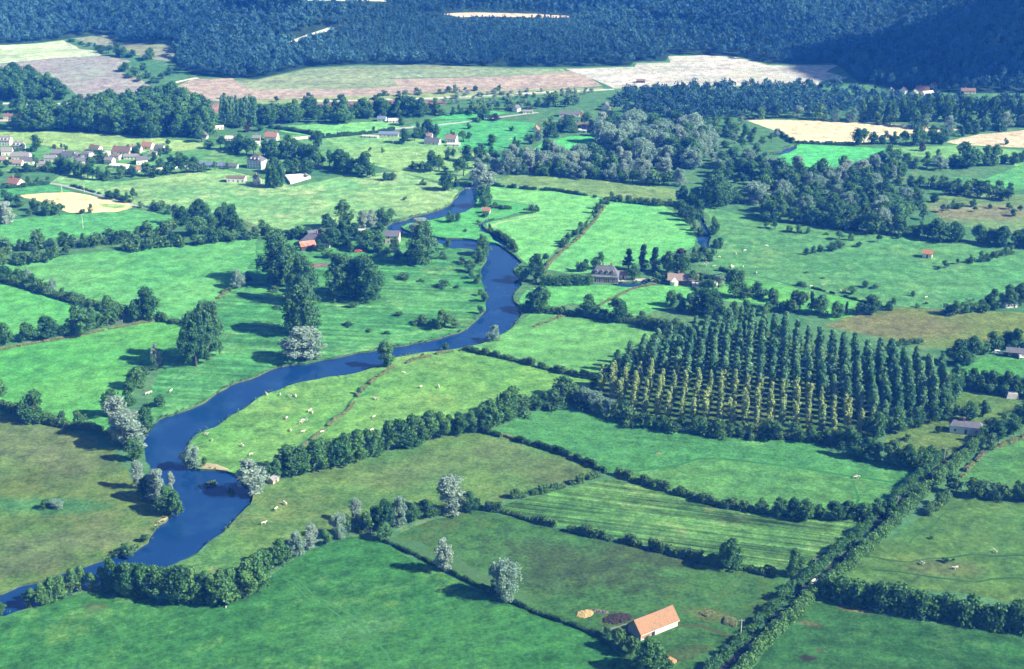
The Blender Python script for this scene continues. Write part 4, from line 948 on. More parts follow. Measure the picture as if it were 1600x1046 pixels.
# ---- the near barn
def barn():
    o = empty('barn', P(1020, 982.5), rad(34)); o.scale = (.88, .88, .88); tag(o, 'long white barn with orange tiled roof and brick end', 'barn')
    L, W, wh, rh = 16.6, 7.2, 2.9, 3.3; l, w = L/2, W/2
    a = MB(); v = []
    for sx in (-1, 1): v += [(sx*l, -w, -.4), (sx*l, w, -.4), (sx*l, w, wh), (sx*l, 0, wh+rh), (sx*l, -w, wh)]
    a.add(v, [(4, 3, 2, 1, 0), (5, 6, 7, 8, 9), (0, 1, 6, 5), (1, 2, 7, 6), (2, 3, 8, 7), (3, 4, 9, 8), (4, 0, 5, 9)]); wl = a.build('wall', WALL['barn'], o)
    b = MB(); b.box(-l+.25, -w-.05, 0.5, -l+4.6, -w, 2.3); b.build('brick_panel', WALL['brick'], o)['label'] = 'orange brick infill panel'
    d = MB(); d.box(-l+4.75, -w-.06, 0, -l+6.3, -w, 2.4); d.build('door', M['glass'], o)['label'] = 'dark open doorway'
    d = MB(); d.box(-l+9.8, -w-.05, 1.9, -l+10.9, -w, 2.6); d.box(-l+11.2, -w-.05, 2.0, -l+12.0, -w, 2.6); d.build('window', M['glass'], o)
    g = MB()
    for k in range(12):
        z = 0.1+k*0.46; hw = w-.05 if z < wh else w*(1-(z-wh)/rh)-.1
        if hw > .3: g.box(-l-.07, -hw, z, -l-.003, hw, z+.40)
    g.build('gable_boards', WALL['timber'], o)
    r = MB(); e = .55; dz = rh/w*e; th = .18
    for s in (-1, 1):
        n = 14
        for k in range(n):                          # slightly sagging tiled slope
            x0, x1 = -l-.5+(L+1)*k/n, -l-.5+(L+1)*(k+1)/n
            sg = lambda x: -0.16*math.cos(x/(l+.5)*math.pi/2)+0.03*math.sin(x*1.7)
            v = [(x0, s*(w+e), wh-dz+.05), (x1, s*(w+e), wh-dz+.05), (x1, 0, wh+rh+.05+sg(x1)+.15), (x0, 0, wh+rh+.05+sg(x0)+.15)]
            v += [(x, y, z+th) for x, y, z in v]
            f = [(0, 1, 2, 3), (7, 6, 5, 4), (0, 4, 5, 1), (2, 6, 7, 3)]
            if k == 0: f.append((0, 3, 7, 4))
            if k == n-1: f.append((1, 5, 6, 2))
            r.add(v, f if s > 0 else [q[::-1] for q in f])
    rf = r.build('roof', ROOF['barn'], o)
    rc = MB(); rc.tube([(-l-.5, 0, wh+rh+.33), (-l/2, 0, wh+rh+.24), (0, 0, wh+rh+.2), (l/2, 0, wh+rh+.24), (l+.5, 0, wh+rh+.33)], [.16]*5, 6); rc.build('ridge_tiles', ROOF['tile'], rf)
    g = MB(); g.tube([(-l-.4, -w-e-.08, wh-dz), (l+.4, -w-e-.08, wh-dz-.05)], [.09, .09], 6); g.build('gutter', M['frame'], rf)
barn()

def heap(label, name, cat, X, Y, L, W, h, ang, c, c2, seed, n=60):
    """a loose heap: lumps piled to a low mound, one mesh"""
    r = random.Random(seed); bm = bmesh.new()
    for i in range(n):
        a, d = r.uniform(0, 6.28), math.sqrt(r.random()); x, y = math.cos(a)*d*L/2, math.sin(a)*d*W/2
        s = r.uniform(.2, .55)*min(1, h+.3)
        mt = Matrix.Translation((x, y, max(0, h*(1-d*d)*r.uniform(.5, 1)))) @ Matrix.Rotation(r.uniform(0, 3), 4, 'Z') @ Matrix.Diagonal((s*1.3, s, s*.6, 1))
        bmesh.ops.create_icosphere(bm, subdivisions=2, radius=1, matrix=mt)
    for v in bm.verts: v.co += Vector((r.uniform(-1, 1), r.uniform(-1, 1), r.uniform(-1, 1)))*0.09
    me = bpy.data.meshes.new(name); bm.to_mesh(me); bm.free()
    me.materials.append(plain_mat(name+'_stuff', c, 0.35, 1.6, c2=c2))
    tag(link(name, me, None, P(X, Y), rad(ang)), label, cat)
heap('bright yellow straw heap left of the barn', 'straw_heap', 'straw heap', 914, 960, 5.6, 3.8, .6, 25, (0.50, 0.37, 0.17), (0.34, 0.26, 0.12), 1, 150)
heap('grey rubble scatter beside the straw heap', 'rubble_heap', 'rubble heap', 936, 956, 6, 2, .4, -12, (0.22, 0.19, 0.17), (0.12, 0.09, 0.09), 2, 50)
heap('dark manure heap behind the barn gable', 'manure_heap', 'manure heap', 965, 967, 9.5, 5, .8, 20, (0.045, 0.038, 0.028), (0.030, 0.026, 0.022), 3, 260)
heap('orange straw and dung heap at the bottom by the lane', 'straw_heap', 'straw heap', 1043, 1032, 4.8, 3.6, .9, -30, (0.36, 0.20, 0.09), (0.46, 0.32, 0.16), 4, 130)

def bar_fence(label, pts, h=1.1, n=3, mat='wood', name='fence', post=2.4):
    """post and rail fence along ground points"""
    p = [P(*q) for q in pts]; path = lerp_path(p, post); o = empty(name, (path[0][0], path[0][1], float(terrain(*path[0])))); tag(o, label, name)
    rel = [(q[0]-path[0][0], q[1]-path[0][1]) for q in path]
    for x, y in rel[:90]:
        m = MB(); m.tube([(x, y, -.3), (x, y, h+.1)], [.09, .07], 5); m.build('post', M[mat], o)
    m = MB()
    for k in range(n):
        z = h*(k+.8)/n
        for a, b in zip(rel, rel[1:]): m.tube([(a[0], a[1], z), (b[0], b[1], z)], [.05, .05], 4)
    m.build('rail', M[mat], o)
bar_fence('pale fence from the barn to the field gate', [(982, 979), (955, 986), (941, 989)])
bar_fence('short pale fence before the barn gable', [(978, 990), (963, 997)])
bar_fence('white rail fence at the right of the dark grove', [(383, 348), (392, 356), (402, 352)], 1.3)
bar_fence('pale rail fence across the far right meadow', [(1248, 348), (1268, 351)], 1.2)
def wall_line(label, pts, h, t, mat='white'):
    m = MB(); q = [Vector(P(*a)) for a in pts]; o = q[0].copy()
    for a, b in zip(q, q[1:]):
        d = (b-a).normalized(); n = Vector((-d.y, d.x, 0))*t/2; a, b = a-o, b-o+d*t*.5
        lo, hi = Vector((0, 0, -.3)), Vector((0, 0, h))
        m.add([a-n+lo, b-n+lo, b+n+lo, a+n+lo, a-n+hi, b-n+hi, b+n+hi, a+n+hi], [(3, 2, 1, 0), (4, 5, 6, 7), (0, 1, 5, 4), (1, 2, 6, 5), (2, 3, 7, 6), (3, 0, 4, 7)])
    w_ = m.build('garden_wall', WALL[mat]); w_.location = o; tag(w_, label, 'wall')
wall_line('long low white garden wall below the village', [(232, 268), (270, 265), (312, 262)], 1.9, .5)
wall_line('white wall round the pale court of the old house', [(446, 277), (477, 275), (485, 279), (454, 288), (446, 277)], 1.6, .5)
wall_line('pale wall behind the red-roofed house in the trees', [(458, 219), (486, 216)], 1.8, .5)
def gate(label, X, Y, ang, w=3.2):
    o = empty('field_gate', P(X, Y), rad(ang)); tag(o, label, 'gate')
    for s in (-1, 1):
        m = MB(); m.box(s*w/2-.1, -.1, -.3, s*w/2+.1, .1, 1.5); m.build('post', M['concrete'], o)
    m = MB()
    for z in (.2, .45, .7, .95, 1.2): m.tube([(-w/2+.1, 0, z), (w/2-.1, 0, z)], [.045, .045], 5)
    m.tube([(-w/2+.15, 0, .2), (w/2-.15, 0, 1.2)], [.04, .04], 5); m.build('gate_leaf', M['metal'], o)
gate('pale metal gate at the corner of the barn yard', 935, 990, 20)
gate('small field gate under the trees at the field corner', 574, 833, -15)
gate('pale gate under the oaks of the left field', 186, 505, 10)

def pole(label, X, Y, hpx, mat='concrete', arms=1, name='utility_pole'):
    p = P(X, Y); h = h_at(X, Y, hpx, p); o = empty(name, p); tag(o, label, 'utility pole', 'utility poles')
    m = MB(); m.tube([(0, 0, -.4), (0, 0, h)], [.17, .11], 8); m.build('mast', M[mat], o)
    m = MB(); m.box(-.9, -.06, h-.55, .9, .06, h-.42); ca = m.build('crossarm', M['metal'], o)
    for x in (-.75, 0, .75):
        m = MB(); m.tube([(x, 0, h-.42), (x, 0, h-.18)], [.06, .04], 6); m.build('insulator', M['frame'], ca)
pole('stout pale concrete pole beside the near lane', 1157, 999, 31)
pole('thin pale pole at the end of the hay field', 1273, 892, 20, 'wood')
pole('thin pole by the lane below the tall garden hedge', 1402, 789, 14, 'wood')
pole('pole in the rough garden left of the cottage', 1475, 719, 20, 'wood')
pole('pale pole beside the left field above the hedgerow', 130, 357, 22)
pole('pole at the left end of the golden stubble', 97, 301, 12)
pole('pole at the top of the golden stubble', 132, 301, 12)
pole('white pole at the dark grove edge', 272, 334, 12)
pole('pole behind the garden hedge of the cottage', 1586, 667, 12, 'wood')
pole('pole in the meadow of the middle farmhouses', 614, 226, 12, 'wood')
def pylon():
    p = P(60, 187); o = empty('railway_gantry', p); tag(o, 'grey railway gantry standing above the station track', 'gantry')
    for x in (-2, 2):
        m = MB(); m.tube([(x, 0, -.3), (x*.9, 0, 13)], [.25, .18], 6); m.build('leg', M['metal'], o)
    m = MB(); m.box(-4, -.2, 12.2, 4, .2, 12.7); m.box(-2, -.15, 8, 2, .15, 8.3); m.build('beam', M['metal'], o)
pylon()
def weir():
    a, b = Vector(P(721, 293)), Vector(P(747, 292)); o = link('weir', None); 
    d = (b-a); n = Vector((-d.y, d.x, 0)).normalized(); m = MB(); v = []
    for q in (a, b):
        for k, z in ((-1.5, -1.4), (-1.5, -.75), (0, -.45), (1.2, -.45), (1.2, -1.4)): v.append(tuple(q+n*k+Vector((0, 0, z))))
    m.add(v, [(0, 1, 6, 5), (1, 2, 7, 6), (2, 3, 8, 7), (3, 4, 9, 8), (0, 4, 3, 2, 1), (5, 6, 7, 8, 9)])
    bpy.data.objects.remove(o); tag(m.build('weir', WALL['white']), 'low pale weir across the far river reach', 'weir')
weir()
def islet(label, X, Y, L, W, ang, seed):
    r = np.random.default_rng(seed); p = P(X, Y); bm = bmesh.new(); n = 22
    ring = [bm.verts.new((math.cos(k*6.283/n)*L/2*r.uniform(.7, 1.1), math.sin(k*6.283/n)*W/2*r.uniform(.7, 1.1), -1.2)) for k in range(n)]
    top = [bm.verts.new((v.co.x*.8, v.co.y*.8, -.62)) for v in ring]; bm.faces.new(top)
    for k in range(n): bm.faces.new((ring[k], ring[(k+1) % n], top[(k+1) % n], top[k]))
    me = bpy.data.meshes.new('islet'); bm.to_mesh(me); bm.free(); me.materials.append(BASE_MAT)
    o = link('islet', me, None, (p[0], p[1], 0), rad(ang)); tag(o, label, 'islet', None, 'structure')
    C = np.stack([r.uniform(-L*.3, L*.3, 40), r.uniform(-W*.3, W*.3, 40), np.full(40, -.45)], 1)
    tag(link('reeds', quad_mesh('reeds', leaves_on(r, C, np.full(40, .5), 14, .45, .5, .7), [M['reed']]), None, (p[0], p[1], 0), rad(ang)), 'tall reeds on the '+label, 'reeds', None, 'stuff')
islet('small grassy islet off the sandy beach', 329, 754, 6, 4.5, 30, 5)
islet('thin weedy islet in the wide river bend', 361, 767, 2.2, 5.5, 10, 6)

# ---- cattle: one continuous body per animal
def animal_mesh(name, mat, graze, k=1.0):
    """skinned body: trunk, neck, head and four jointed legs"""
    V = [(-.95, 0, 1.22), (-.35, 0, 1.18), (.35, 0, 1.15), (.85, 0, 1.22)]; Rr = [(.30, .30), (.36, .40), (.36, .42), (.28, .36)]
    E = [(0, 1), (1, 2), (2, 3)]
    nk = [(1.2, 0, 1.05), (1.42, 0, .62), (1.6, 0, .22)] if graze else [(1.2, 0, 1.45), (1.45, 0, 1.55), (1.85, 0, 1.38)]
    V += nk; Rr += [(.2, .24), (.17, .18), (.10, .10)]; E += [(3, 4), (4, 5), (5, 6)]
    for i, (x, b, kb) in enumerate(((-.85, 0, -.08), (.72, 3, .03))):
        for s in (-1, 1):
            n = len(V); V += [(x, s*.24, .85), (x+kb, s*.25, .45), (x, s*.25, .02)]; Rr += [(.17, .15), (.085, .085), (.075, .075)]; E += [(b, n), (n, n+1), (n+1, n+2)]
    n = len(V); V += [(-1.22, 0, 1.15), (-1.28, 0, .6)]; Rr += [(.05, .05), (.04, .04)]; E += [(0, n), (n, n+1)]
    n = len(V); h = 5
    for s in (-1, 1): V.append((nk[1][0]-.05, s*.3, nk[1][2]+.12)); Rr.append((.05, .05)); E.append((h, len(V)-1))
    me = bpy.data.meshes.new(name+'_cage'); me.from_pydata([tuple(c*k for c in v) for v in V], E, [])
    ob = bpy.data.objects.new(name, me); COL.objects.link(ob)
    sk = ob.modifiers.new('s', 'SKIN'); ob.modifiers.new('d', 'SUBSURF').levels = 1
    for v, r in zip(me.skin_vertices[0].data, Rr): v.radius = (r[0]*k, r[1]*k)
    me.skin_vertices[0].data[1].use_root = True
    dg = bpy.context.evaluated_depsgraph_get(); out = bpy.data.meshes.new_from_object(ob.evaluated_get(dg))
    bpy.data.objects.remove(ob); out.name = name; out.materials.clear(); out.materials.append(mat)
    for p in out.polygons: p.use_smooth = True
    return out
M['cow'] = plain_mat('cow_hide', (0.78, 0.74, 0.64), 0.08, 1.5, c2=(0.70, 0.64, 0.52)); M['browncow'] = plain_mat('brown_hide', (0.22, 0.12, 0.07), 0.1, 1.5)
COWS = [animal_mesh('cow', M['cow'], True), animal_mesh('cow', M['cow'], False)]; BROWN = animal_mesh('cow', M['browncow'], True); SHEEP = animal_mesh('sheep', M['cow'], True, 0.6)
def herd(phrase, group, pts, kind='cow', name='cow'):
    pts = sorted(pts)
    for i, (x, y) in enumerate(pts):
        me = RNG.choice(COWS) if kind == 'cow' else BROWN if kind == 'brown' else SHEEP
        o = link(name, me, None, P(x, y), RNG.uniform(0, 6.28)); s = RNG.uniform(0.66, 0.82); o.scale = (s, s, s)
        col = 'brown' if kind == 'brown' else 'white'
        w = 'only' if len(pts) == 1 else 'leftmost' if i == 0 else 'rightmost' if i == len(pts)-1 else ordinal(i+1)
        tag(o, '%s %s %s%s %s' % (w, col, name, ' from the left' if w not in ('only', 'leftmost', 'rightmost') else '', phrase), name, group)
herd('in the meadow inside the great river bend', 'cattle in the bend meadow', [(417, 618), (438, 618), (452, 621), (462, 620), (484, 644), (488, 646), (448, 655), (473, 659), (479, 657), (470, 662), (454, 674), (473, 677), (503, 677), (585, 624), (589, 625), (584, 653), (581, 674), (630, 584), (658, 606), (686, 606), (440, 721), (322, 680), (331, 689), (379, 698), (392, 712), (380, 722), (307, 703)])
herd('on the left bank beside the lone bush', 'cattle on the left bank', [(235, 615), (267, 613), (230, 617)])
herd('in the mottled meadow near the river', 'cattle in the mottled meadow', [(446, 789), (432, 797), (412, 820)])
herd('in the olive pasture at the right edge', 'cattle in the olive right pasture', [(1555, 864), (1440, 882), (1490, 890), (1494, 889)])
herd('in the corner of the wide blue-green pasture', 'cattle in the wide right pasture', [(1096, 415), (1105, 413), (1102, 416), (1115, 418), (1125, 421), (1143, 417), (1145, 419), (1161, 418), (1182, 428), (1124, 403), (1150, 398), (1164, 393), (1197, 386)])
herd('near the thorn trees above the plantation', 'cattle above the plantation', [(1285, 447), (1267, 449), (1312, 455), (1447, 466)])
herd('on the dark track of the mid green field', 'cattle on the dark track', [(1336, 748), (1339, 747)])
herd('near the thorn trees above the plantation', 'brown cattle above the plantation', [(1321, 456), (1323, 454)], 'brown')
herd('at the shaded bank in the emerald field', 'birds', [(353, 950)], 'sheep', 'sheep')
herd('in the pale meadow below the middle farmhouses', 'sheep at the farmhouses', [(645, 240), (648, 239), (651, 242), (657, 243), (745, 218), (748, 218), (795, 219), (798, 218), (850, 231), (853, 231)], 'sheep', 'sheep')

# ---- cars, caravans, stack
def car(label, X, Y, ang, c, van=False, name='parked_car', cat='car', group=None):
    o = empty(name, P(X, Y), rad(ang)); tag(o, label, cat, group); m = plain_mat('car_paint', c, 0.02, 1.0, rough=0.3, spec=0.5)
    hh = 1.9 if van else 1.42; prof_ = [(-2.1, .35), (2.1, .35), (2.15, .75), (1.3 if not van else 1.7, .95), (.7 if not van else 1.3, hh), (-1.5 if not van else -2.1, hh), (-2.15, .95)]
    b = MB(); n = len(prof_); v = [(x, s*(.82 if z < 1 else .7), z) for s in (-1, 1) for x, z in prof_]
    b.add(v, [tuple(range(n))[::-1] if False else tuple(range(n)), tuple(range(2*n-1, n-1, -1))]+[(k, n+k, n+(k+1) % n, (k+1) % n) for k in range(n)]); b.build('body', m, o)
    for s in (-1, 1):
        g = MB(); g.add([(-1.3, s*.765, 1.0), (.75, s*.785, 1.0), (.5, s*.735, hh-.1), (-1.2, s*.735, hh-.1)], [(0, 1, 2, 3) if s < 0 else (3, 2, 1, 0)]); g.build('side_window', M['glass'], o)
    for x in (-1.35, 1.35):
        for s in (-1, 1):
            w_ = MB(); w_.tube([(x, s*.72, .32), (x, s*.88, .32)], [.32, .32], 12); w_.build('wheel', M['glass'], o)
car('white car on the lane between the hedges', 1273, 912, 52, (.8, .8, .8))
car('white van left of the dark open shed', 1561, 554, -15, (.8, .8, .8), True)
car('white van parked at the right of the dark open shed', 1598, 560, 10, (.8, .8, .8), True)
car('red car on the farmyard lawn of the mill', 560, 394, 5, (.6, .12, .05))
car('white caravan on the village lawn', 74, 247, 0, (.8, .8, .8), True, 'caravan', 'caravan')
car('second small white caravan near the village lawn hedge', 87, 250, 20, (.8, .8, .8), True, 'caravan', 'caravan')
def stack():
    o = empty('hay_stack', P(1581, 621), rad(-8)); tag(o, 'grey tarpaulin-covered stack below the dark right hedge', 'hay stack')
    m = MB(); v = [(-2.6, -2, 0), (2.6, -2, 0), (2.6, 2, 0), (-2.6, 2, 0), (-2, -1.3, 2.3), (2, -1.3, 2.3), (2, 1.3, 2.3), (-2, 1.3, 2.3), (-1.6, 0, 2.8), (1.6, 0, 2.8)]
    m.add(v, [(0, 1, 5, 4), (1, 2, 6, 5), (2, 3, 7, 6), (3, 0, 4, 7), (4, 5, 9, 8), (6, 7, 8, 9), (5, 6, 9), (7, 4, 8)]); m.build('tarpaulin', ROOF['tin'], o)
    m = MB(); m.box(-2.3, -1.8, 0, 2.3, -1.72, .5); m.box(-2.65, -1.2, 0, -2.6, 1.2, .5); m.build('bales', M['drygrass'], o)
stack()
# ------------------------------------------------------------------ trees one can tell apart
clump('the clump at the near-left river bend', 'trees at the near river bend', '''
sil 183 686 64 42; sil 203 702 54 62; ald 212 720 34 30; oak 229 677 38 36; oak 176 652 40 36; ald 205 634 34 24; oak 216 605 30 36
bush 226 589 20 20; bush 240 577 18 16; sil 246 572 34 17; sil 218 764 42 24; sil 248 784 48 36; oak 233 778 34 30; oak 261 801 38 38
oak 277 806 36 26; sil 268 768 30 14; bush 195 867 16 32; bush 224 847 12 18; bush 253 636 15 30; wil 88 794 12 28; bush 70 796 12 22''')
clump('the hedge left of the river meadow', 'trees in the left field hedges', '''
oak 55 657 43 46; oak -2 622 30 36; bush 98 663 16 24; bush 122 663 18 26; bush 25 641 12 30; bush 78 660 12 22
oak 8 538 32 34; oak 40 532 26 30; lime 57 530 22 24; oak 75 529 33 36; oak 122 523 44 54; lime 147 514 32 28; oak 168 509 43 36; bush 190 503 24 26; oak 229 500 48 40; bush 212 502 28 22; bush 250 500 12 20''')
clump('the hedge at the left edge below the pale field', 'trees in the upper left field hedge', '''
oak 12 440 24 28; wil 43 440 18 18; oak 30 443 22 24; oak 52 449 20 22; bush 66 456 16 24; wil 82 458 21 19; bush 98 464 14 22
bush 112 470 12 24; bush 128 473 12 24; bush 145 478 12 24; bush 180 486 14 26; bush 196 490 13 24''')
clump('the dark grove above the left field', 'grove above the left field', '''
oak 287 352 28 28; oak 315 346 32 36; oak 308 367 28 36; oak 330 364 26 32; oak 345 358 30 26; oak 366 362 40 30; bush 275 350 26 22; oak 352 342 24 24; lime 312 338 24 22''')
clump('the trees around the golden stubble plot', 'trees by the stubble plot', '''
oak 10 319 22 28; oak 32 323 18 24; oak 55 330 20 24; oak 75 335 22 28; oak 93 337 17 20; sil 8 347 30 42; bush 128 335 9 11; bush 143 333 12 11; bush 48 338 10 14
oak 172 311 13 18; oak 184 310 14 16; oak 198 317 16 18; oak 208 314 19 14; bush 219 324 8 12; bush 240 325 12 16; bush 252 330 16 22; bush 265 334 12 16''')
clump('the fence line beside the mown meadow', 'shrubs beside the mown meadow', 'wil 372 450 26 24; bush 387 440 16 12; bush 348 458 5 10; bush 360 456 6 10; bush 258 503 10 20; bush 275 505 8 18')
clump('the mown meadow inside the river bend', 'trees in the mown riverside meadow', '''
pop 306 572 84 54; pop 326 562 90 58; pop 438 442 76 72; pop 473 472 72 52; pop 472 521 77 68; pop 536 464 66 58; pop 574 469 68 60; pop 556 462 58 50; sil 474 562 48 66; ald 449 448 62 34
bush 634 436 8 28; bush 657 440 4 12; bush 695 448 9 26; bush 716 450 4 12; bush 551 481 7 22; bush 622 494 7 16; bush 543 509 6 20; bush 510 471 7 8; bush 523 474 7 7; bush 430 454 7 22; bush 433 482 5 14; bush 576 518 4 14; bush 603 522 4 14
ald 690 513 28 30; bush 662 507 12 28; bush 708 513 12 22; bush 676 512 12 20; ald 735 426 24 22; ald 748 412 26 20; ald 745 443 22 16; ald 757 471 22 16; oak 757 399 28 24; bush 738 436 10 14; bush 749 462 9 12; bush 722 412 12 14; bush 700 390 14 14
bush 752 490 14 12; ald 604 573 38 30; bush 696 546 11 11; wil 770 531 22 26; bush 560 616 9 12; bush 661 557 5 8; bush 568 610 4 8''')
clump('the mill farm by the river', 'trees of the mill farm', '''
ald 540 357 44 30; oak 513 359 25 28; sil 569 358 28 20; sil 581 354 26 18; oak 597 351 26 22; ald 612 346 20 18; ald 604 352 18 14; oak 591 373 24 34; oak 465 373 19 30; oak 481 372 16 24
oak 520 385 28 36; oak 542 385 24 30; oak 572 390 30 34; oak 594 393 24 30; oak 500 393 18 16; lime 512 403 16 18; oak 548 394 13 12; pop 660 412 66 54; sil 655 368 26 34; oak 617 394 20 22; oak 604 400 14 18
oak 412 368 24 28; bush 432 373 14 24; bush 446 374 12 20; oak 622 405 14 16; oak 640 412 18 22; bush 690 405 10 16; oak 556 376 26 26; oak 535 372 26 28; bush 505 374 16 18''')
clump('the river banks near the weir', 'trees near the weir', '''
oak 700 297 27 28; bush 712 292 16 12; sil 757 291 33 36; oak 757 323 31 30; bush 775 324 8 14; bush 790 327 6 14; bush 760 339 8 16; bush 765 362 12 12; bush 832 334 12 14; bush 838 330 8 10; oak 703 347 16 16; oak 716 346 13 11
oak 602 282 12 14; oak 614 282 12 14; bush 661 289 9 11; bush 633 313 6 8; oak 574 275 34 40; bush 562 276 14 20; oak 672 269 31 28; ald 686 267 24 16; bush 645 264 12 14; bush 656 265 11 12; bush 695 269 8 14; ald 699 249 25 14; bush 709 248 14 11
oak 732 252 24 28; oak 752 248 22 26; oak 769 253 24 22; wil 746 264 16 16; wil 762 259 16 16; wil 773 268 20 20; oak 724 275 26 28; bush 740 282 14 12; wil 795 271 38 24; bush 713 270 14 14; bush 727 362 5 7; bush 753 383 14 14; bush 747 350 5 7''')
clump('the group around the middle farmhouses', 'trees around the middle farmhouses', '''
oak 655 215 25 22; oak 668 215 27 26; oak 681 215 20 18; oak 630 224 22 26; oak 648 220 14 16; oak 724 222 17 15; oak 733 222 14 14; oak 732 202 10 11; oak 767 227 16 21; rust 774 188 10 18; oak 755 187 18 18; oak 762 188 14 14; bush 745 191 8 14; oak 706 212 8 10; ald 585 207 9 8; bush 597 238 6 7; bush 578 237 6 8; oak 628 196 14 16; oak 800 205 8 10''')
clump('the diagonal field hedge above the timbered house', 'shrubs along the diagonal field hedge', '''
bush 879 386 13 16; bush 889 379 13 15; bush 897 371 13 14; bush 906 362 13 14; bush 917 354 7 8; bush 928 342 8 9; bush 933 334 13 14; bush 940 327 13 14; bush 945 319 11 14; bush 955 314 14 16; bush 884 381 11 14; oak 851 412 15 13; oak 838 419 15 16; bush 962 315 8 10''')
clump('the gardens around the timbered house', 'trees around the timbered house', '''
oak 936 420 25 26; ald 907 424 22 24; bush 916 424 16 14; oak 838 442 42 28; pine 982 420 30 24; pine 1003 424 40 26; pine 1021 426 38 28; ald 957 441 20 16; oak 990 437 24 20; bush 1026 440 12 24; oak 1045 426 32 24; oak 1064 433 34 32; rust 1064 412 21 34
oak 1084 445 23 19; wil 1123 447 16 22; oak 1149 465 42 36; oak 1181 461 20 26; oak 1206 470 19 20; bush 1192 466 12 26; oak 1097 450 18 20; oak 1112 456 18 22; bush 1168 466 14 22; oak 820 440 20 20; oak 812 432 16 18''')
clump('the hedge left of the plantation top', 'trees left of the plantation top', '''
oak 1048 478 23 24; ald 1063 486 27 20; ald 1078 489 29 22; oak 1100 491 38 42; oak 1116 483 30 28; ald 1088 470 20 20; oak 845 485 36 46; bush 878 487 10 12; oak 920 492 31 34; oak 962 501 33 38; bush 985 503 14 20; bush 1004 502 13 20; bush 826 484 14 22; bush 940 496 14 22; bush 1012 508 12 20''')
clump('the far river arm on the right', 'trees along the far river arm', '''
oak 1070 319 27 26; oak 1086 323 29 26; oak 1064 336 23 22; oak 1078 346 23 22; oak 1092 341 27 24; pop 1115 323 50 52; oak 1114 367 27 19; bush 1096 368 14 14; oak 1119 396 20 18; oak 1101 408 22 22; oak 1086 409 22 22; bush 1074 352 14 14; oak 1112 408 18 18; oak 1124 388 16 14; bush 1084 360 12 14; bush 1047 321 9 14; bush 1035 321 8 16; bush 1024 320 8 14; oak 1135 322 28 26; oak 1150 318 24 24''')
clump('the wide cattle pasture on the right', 'shrubs dotted over the right pasture', '''
oak 1197 357 9 12; oak 1211 358 11 13; oak 1232 362 9 13; oak 1249 364 12 15; oak 1262 365 10 10; oak 1311 374 13 17; oak 1330 376 10 13; oak 1342 386 8 11; oak 1372 379 12 11; oak 1404 373 9 10; oak 1419 370 9 12; oak 1261 398 10 12; oak 1272 396 11 13; oak 1281 393 10 12; oak 1300 392 13 22; oak 1310 388 12 18
oak 1351 449 10 13; bush 1370 451 6 17; oak 1331 459 12 14; oak 1426 463 8 9; bush 1250 447 6 20; bush 1359 366 5 18; bush 1291 367 4 8; bush 1260 427 3 8; bush 1285 436 3 7; bush 1365 468 5 20; bush 1432 480 5 10; bush 1447 475 4 8''')
clump('the short field row right of the orange shed', 'shrubs right of the orange shed', 'bush 1466 421 6 11; bush 1476 419 10 14; bush 1497 413 8 10; bush 1516 411 13 15; bush 1532 408 13 15; bush 1541 407 11 14; bush 1551 405 14 15; bush 1562 403 13 15; bush 1571 401 14 14; bush 1580 398 12 12')
clump('the scrubby meadow at the right edge', 'shrubs in the scrubby right meadow', 'oak 1521 323 11 13; oak 1522 331 8 10; oak 1546 326 7 8; oak 1576 327 10 12; oak 1584 338 11 14; oak 1472 332 12 13; oak 1482 330 9 9; oak 1490 325 12 16; bush 1500 327 10 14; oak 1460 316 14 18; bush 1595 330 8 12')
clump('the farm hedge at the right edge', 'trees of the right edge farm', 'oak 1490 493 23 32; lime 1512 489 25 24; oak 1535 487 19 22; oak 1552 482 28 26; oak 1572 479 33 30; oak 1595 478 32 32; bush 1480 492 10 18; oak 1500 567 34 42; oak 1522 556 28 34; oak 1550 546 26 30; oak 1590 545 28 34; oak 1572 540 22 26; lime 1538 552 22 22')
clump('the far group right of the bright field', 'far right group of big trees', 'oak 1376 252 16 18; oak 1392 252 25 32; oak 1417 257 17 20; oak 1505 261 37 44; ald 1540 259 31 22; ald 1553 259 32 20; ald 1567 256 22 18; oak 1584 257 18 20; ald 1448 263 25 20; wil 1470 266 20 26; ald 1464 254 20 14; rust 1439 236 13 13; oak 1525 210 8 10; oak 1571 226 10 10; bush 1395 262 14 24; bush 1430 264 14 20; oak 1598 254 18 16; oak 1489 262 20 22')
clump('the hedge below the big river meadow', 'trees at the middle field corner', '''
sil 702 803 56 50; oak 735 799 30 28; oak 665 809 26 28; wil 625 823 43 30; oak 600 827 43 36; lime 603 843 24 26; sil 558 815 34 22; bush 572 831 26 28; wil 529 841 36 34; bush 545 837 28 24; ald 508 851 24 22; sil 487 856 36 26; wil 464 869 36 28; oak 440 881 38 38; oak 411 905 42 48; oak 648 813 24 24; bush 680 806 18 22; bush 748 795 14 14; bush 582 818 24 22
sil 397 768 49 46; oak 436 746 27 28; ald 422 746 20 22; wil 300 731 31 36; bush 318 728 12 14''')
clump('the open near fields', 'lone trees in the near fields', 'oak 1143 888 44 44; ald 1238 900 42 32; sil 692 893 52 30; wil 787 935 56 58; bush 770 927 20 22; bush 1478 878 7 14; bush 1456 842 5 8; bush 1490 877 4 7; oak 1012 1052 52 46; lime 1008 1046 42 38; bush 968 1014 26 30; bush 950 998 14 22; bush 985 1028 26 30; bush 940 992 8 16; bush 1040 1048 20 22')
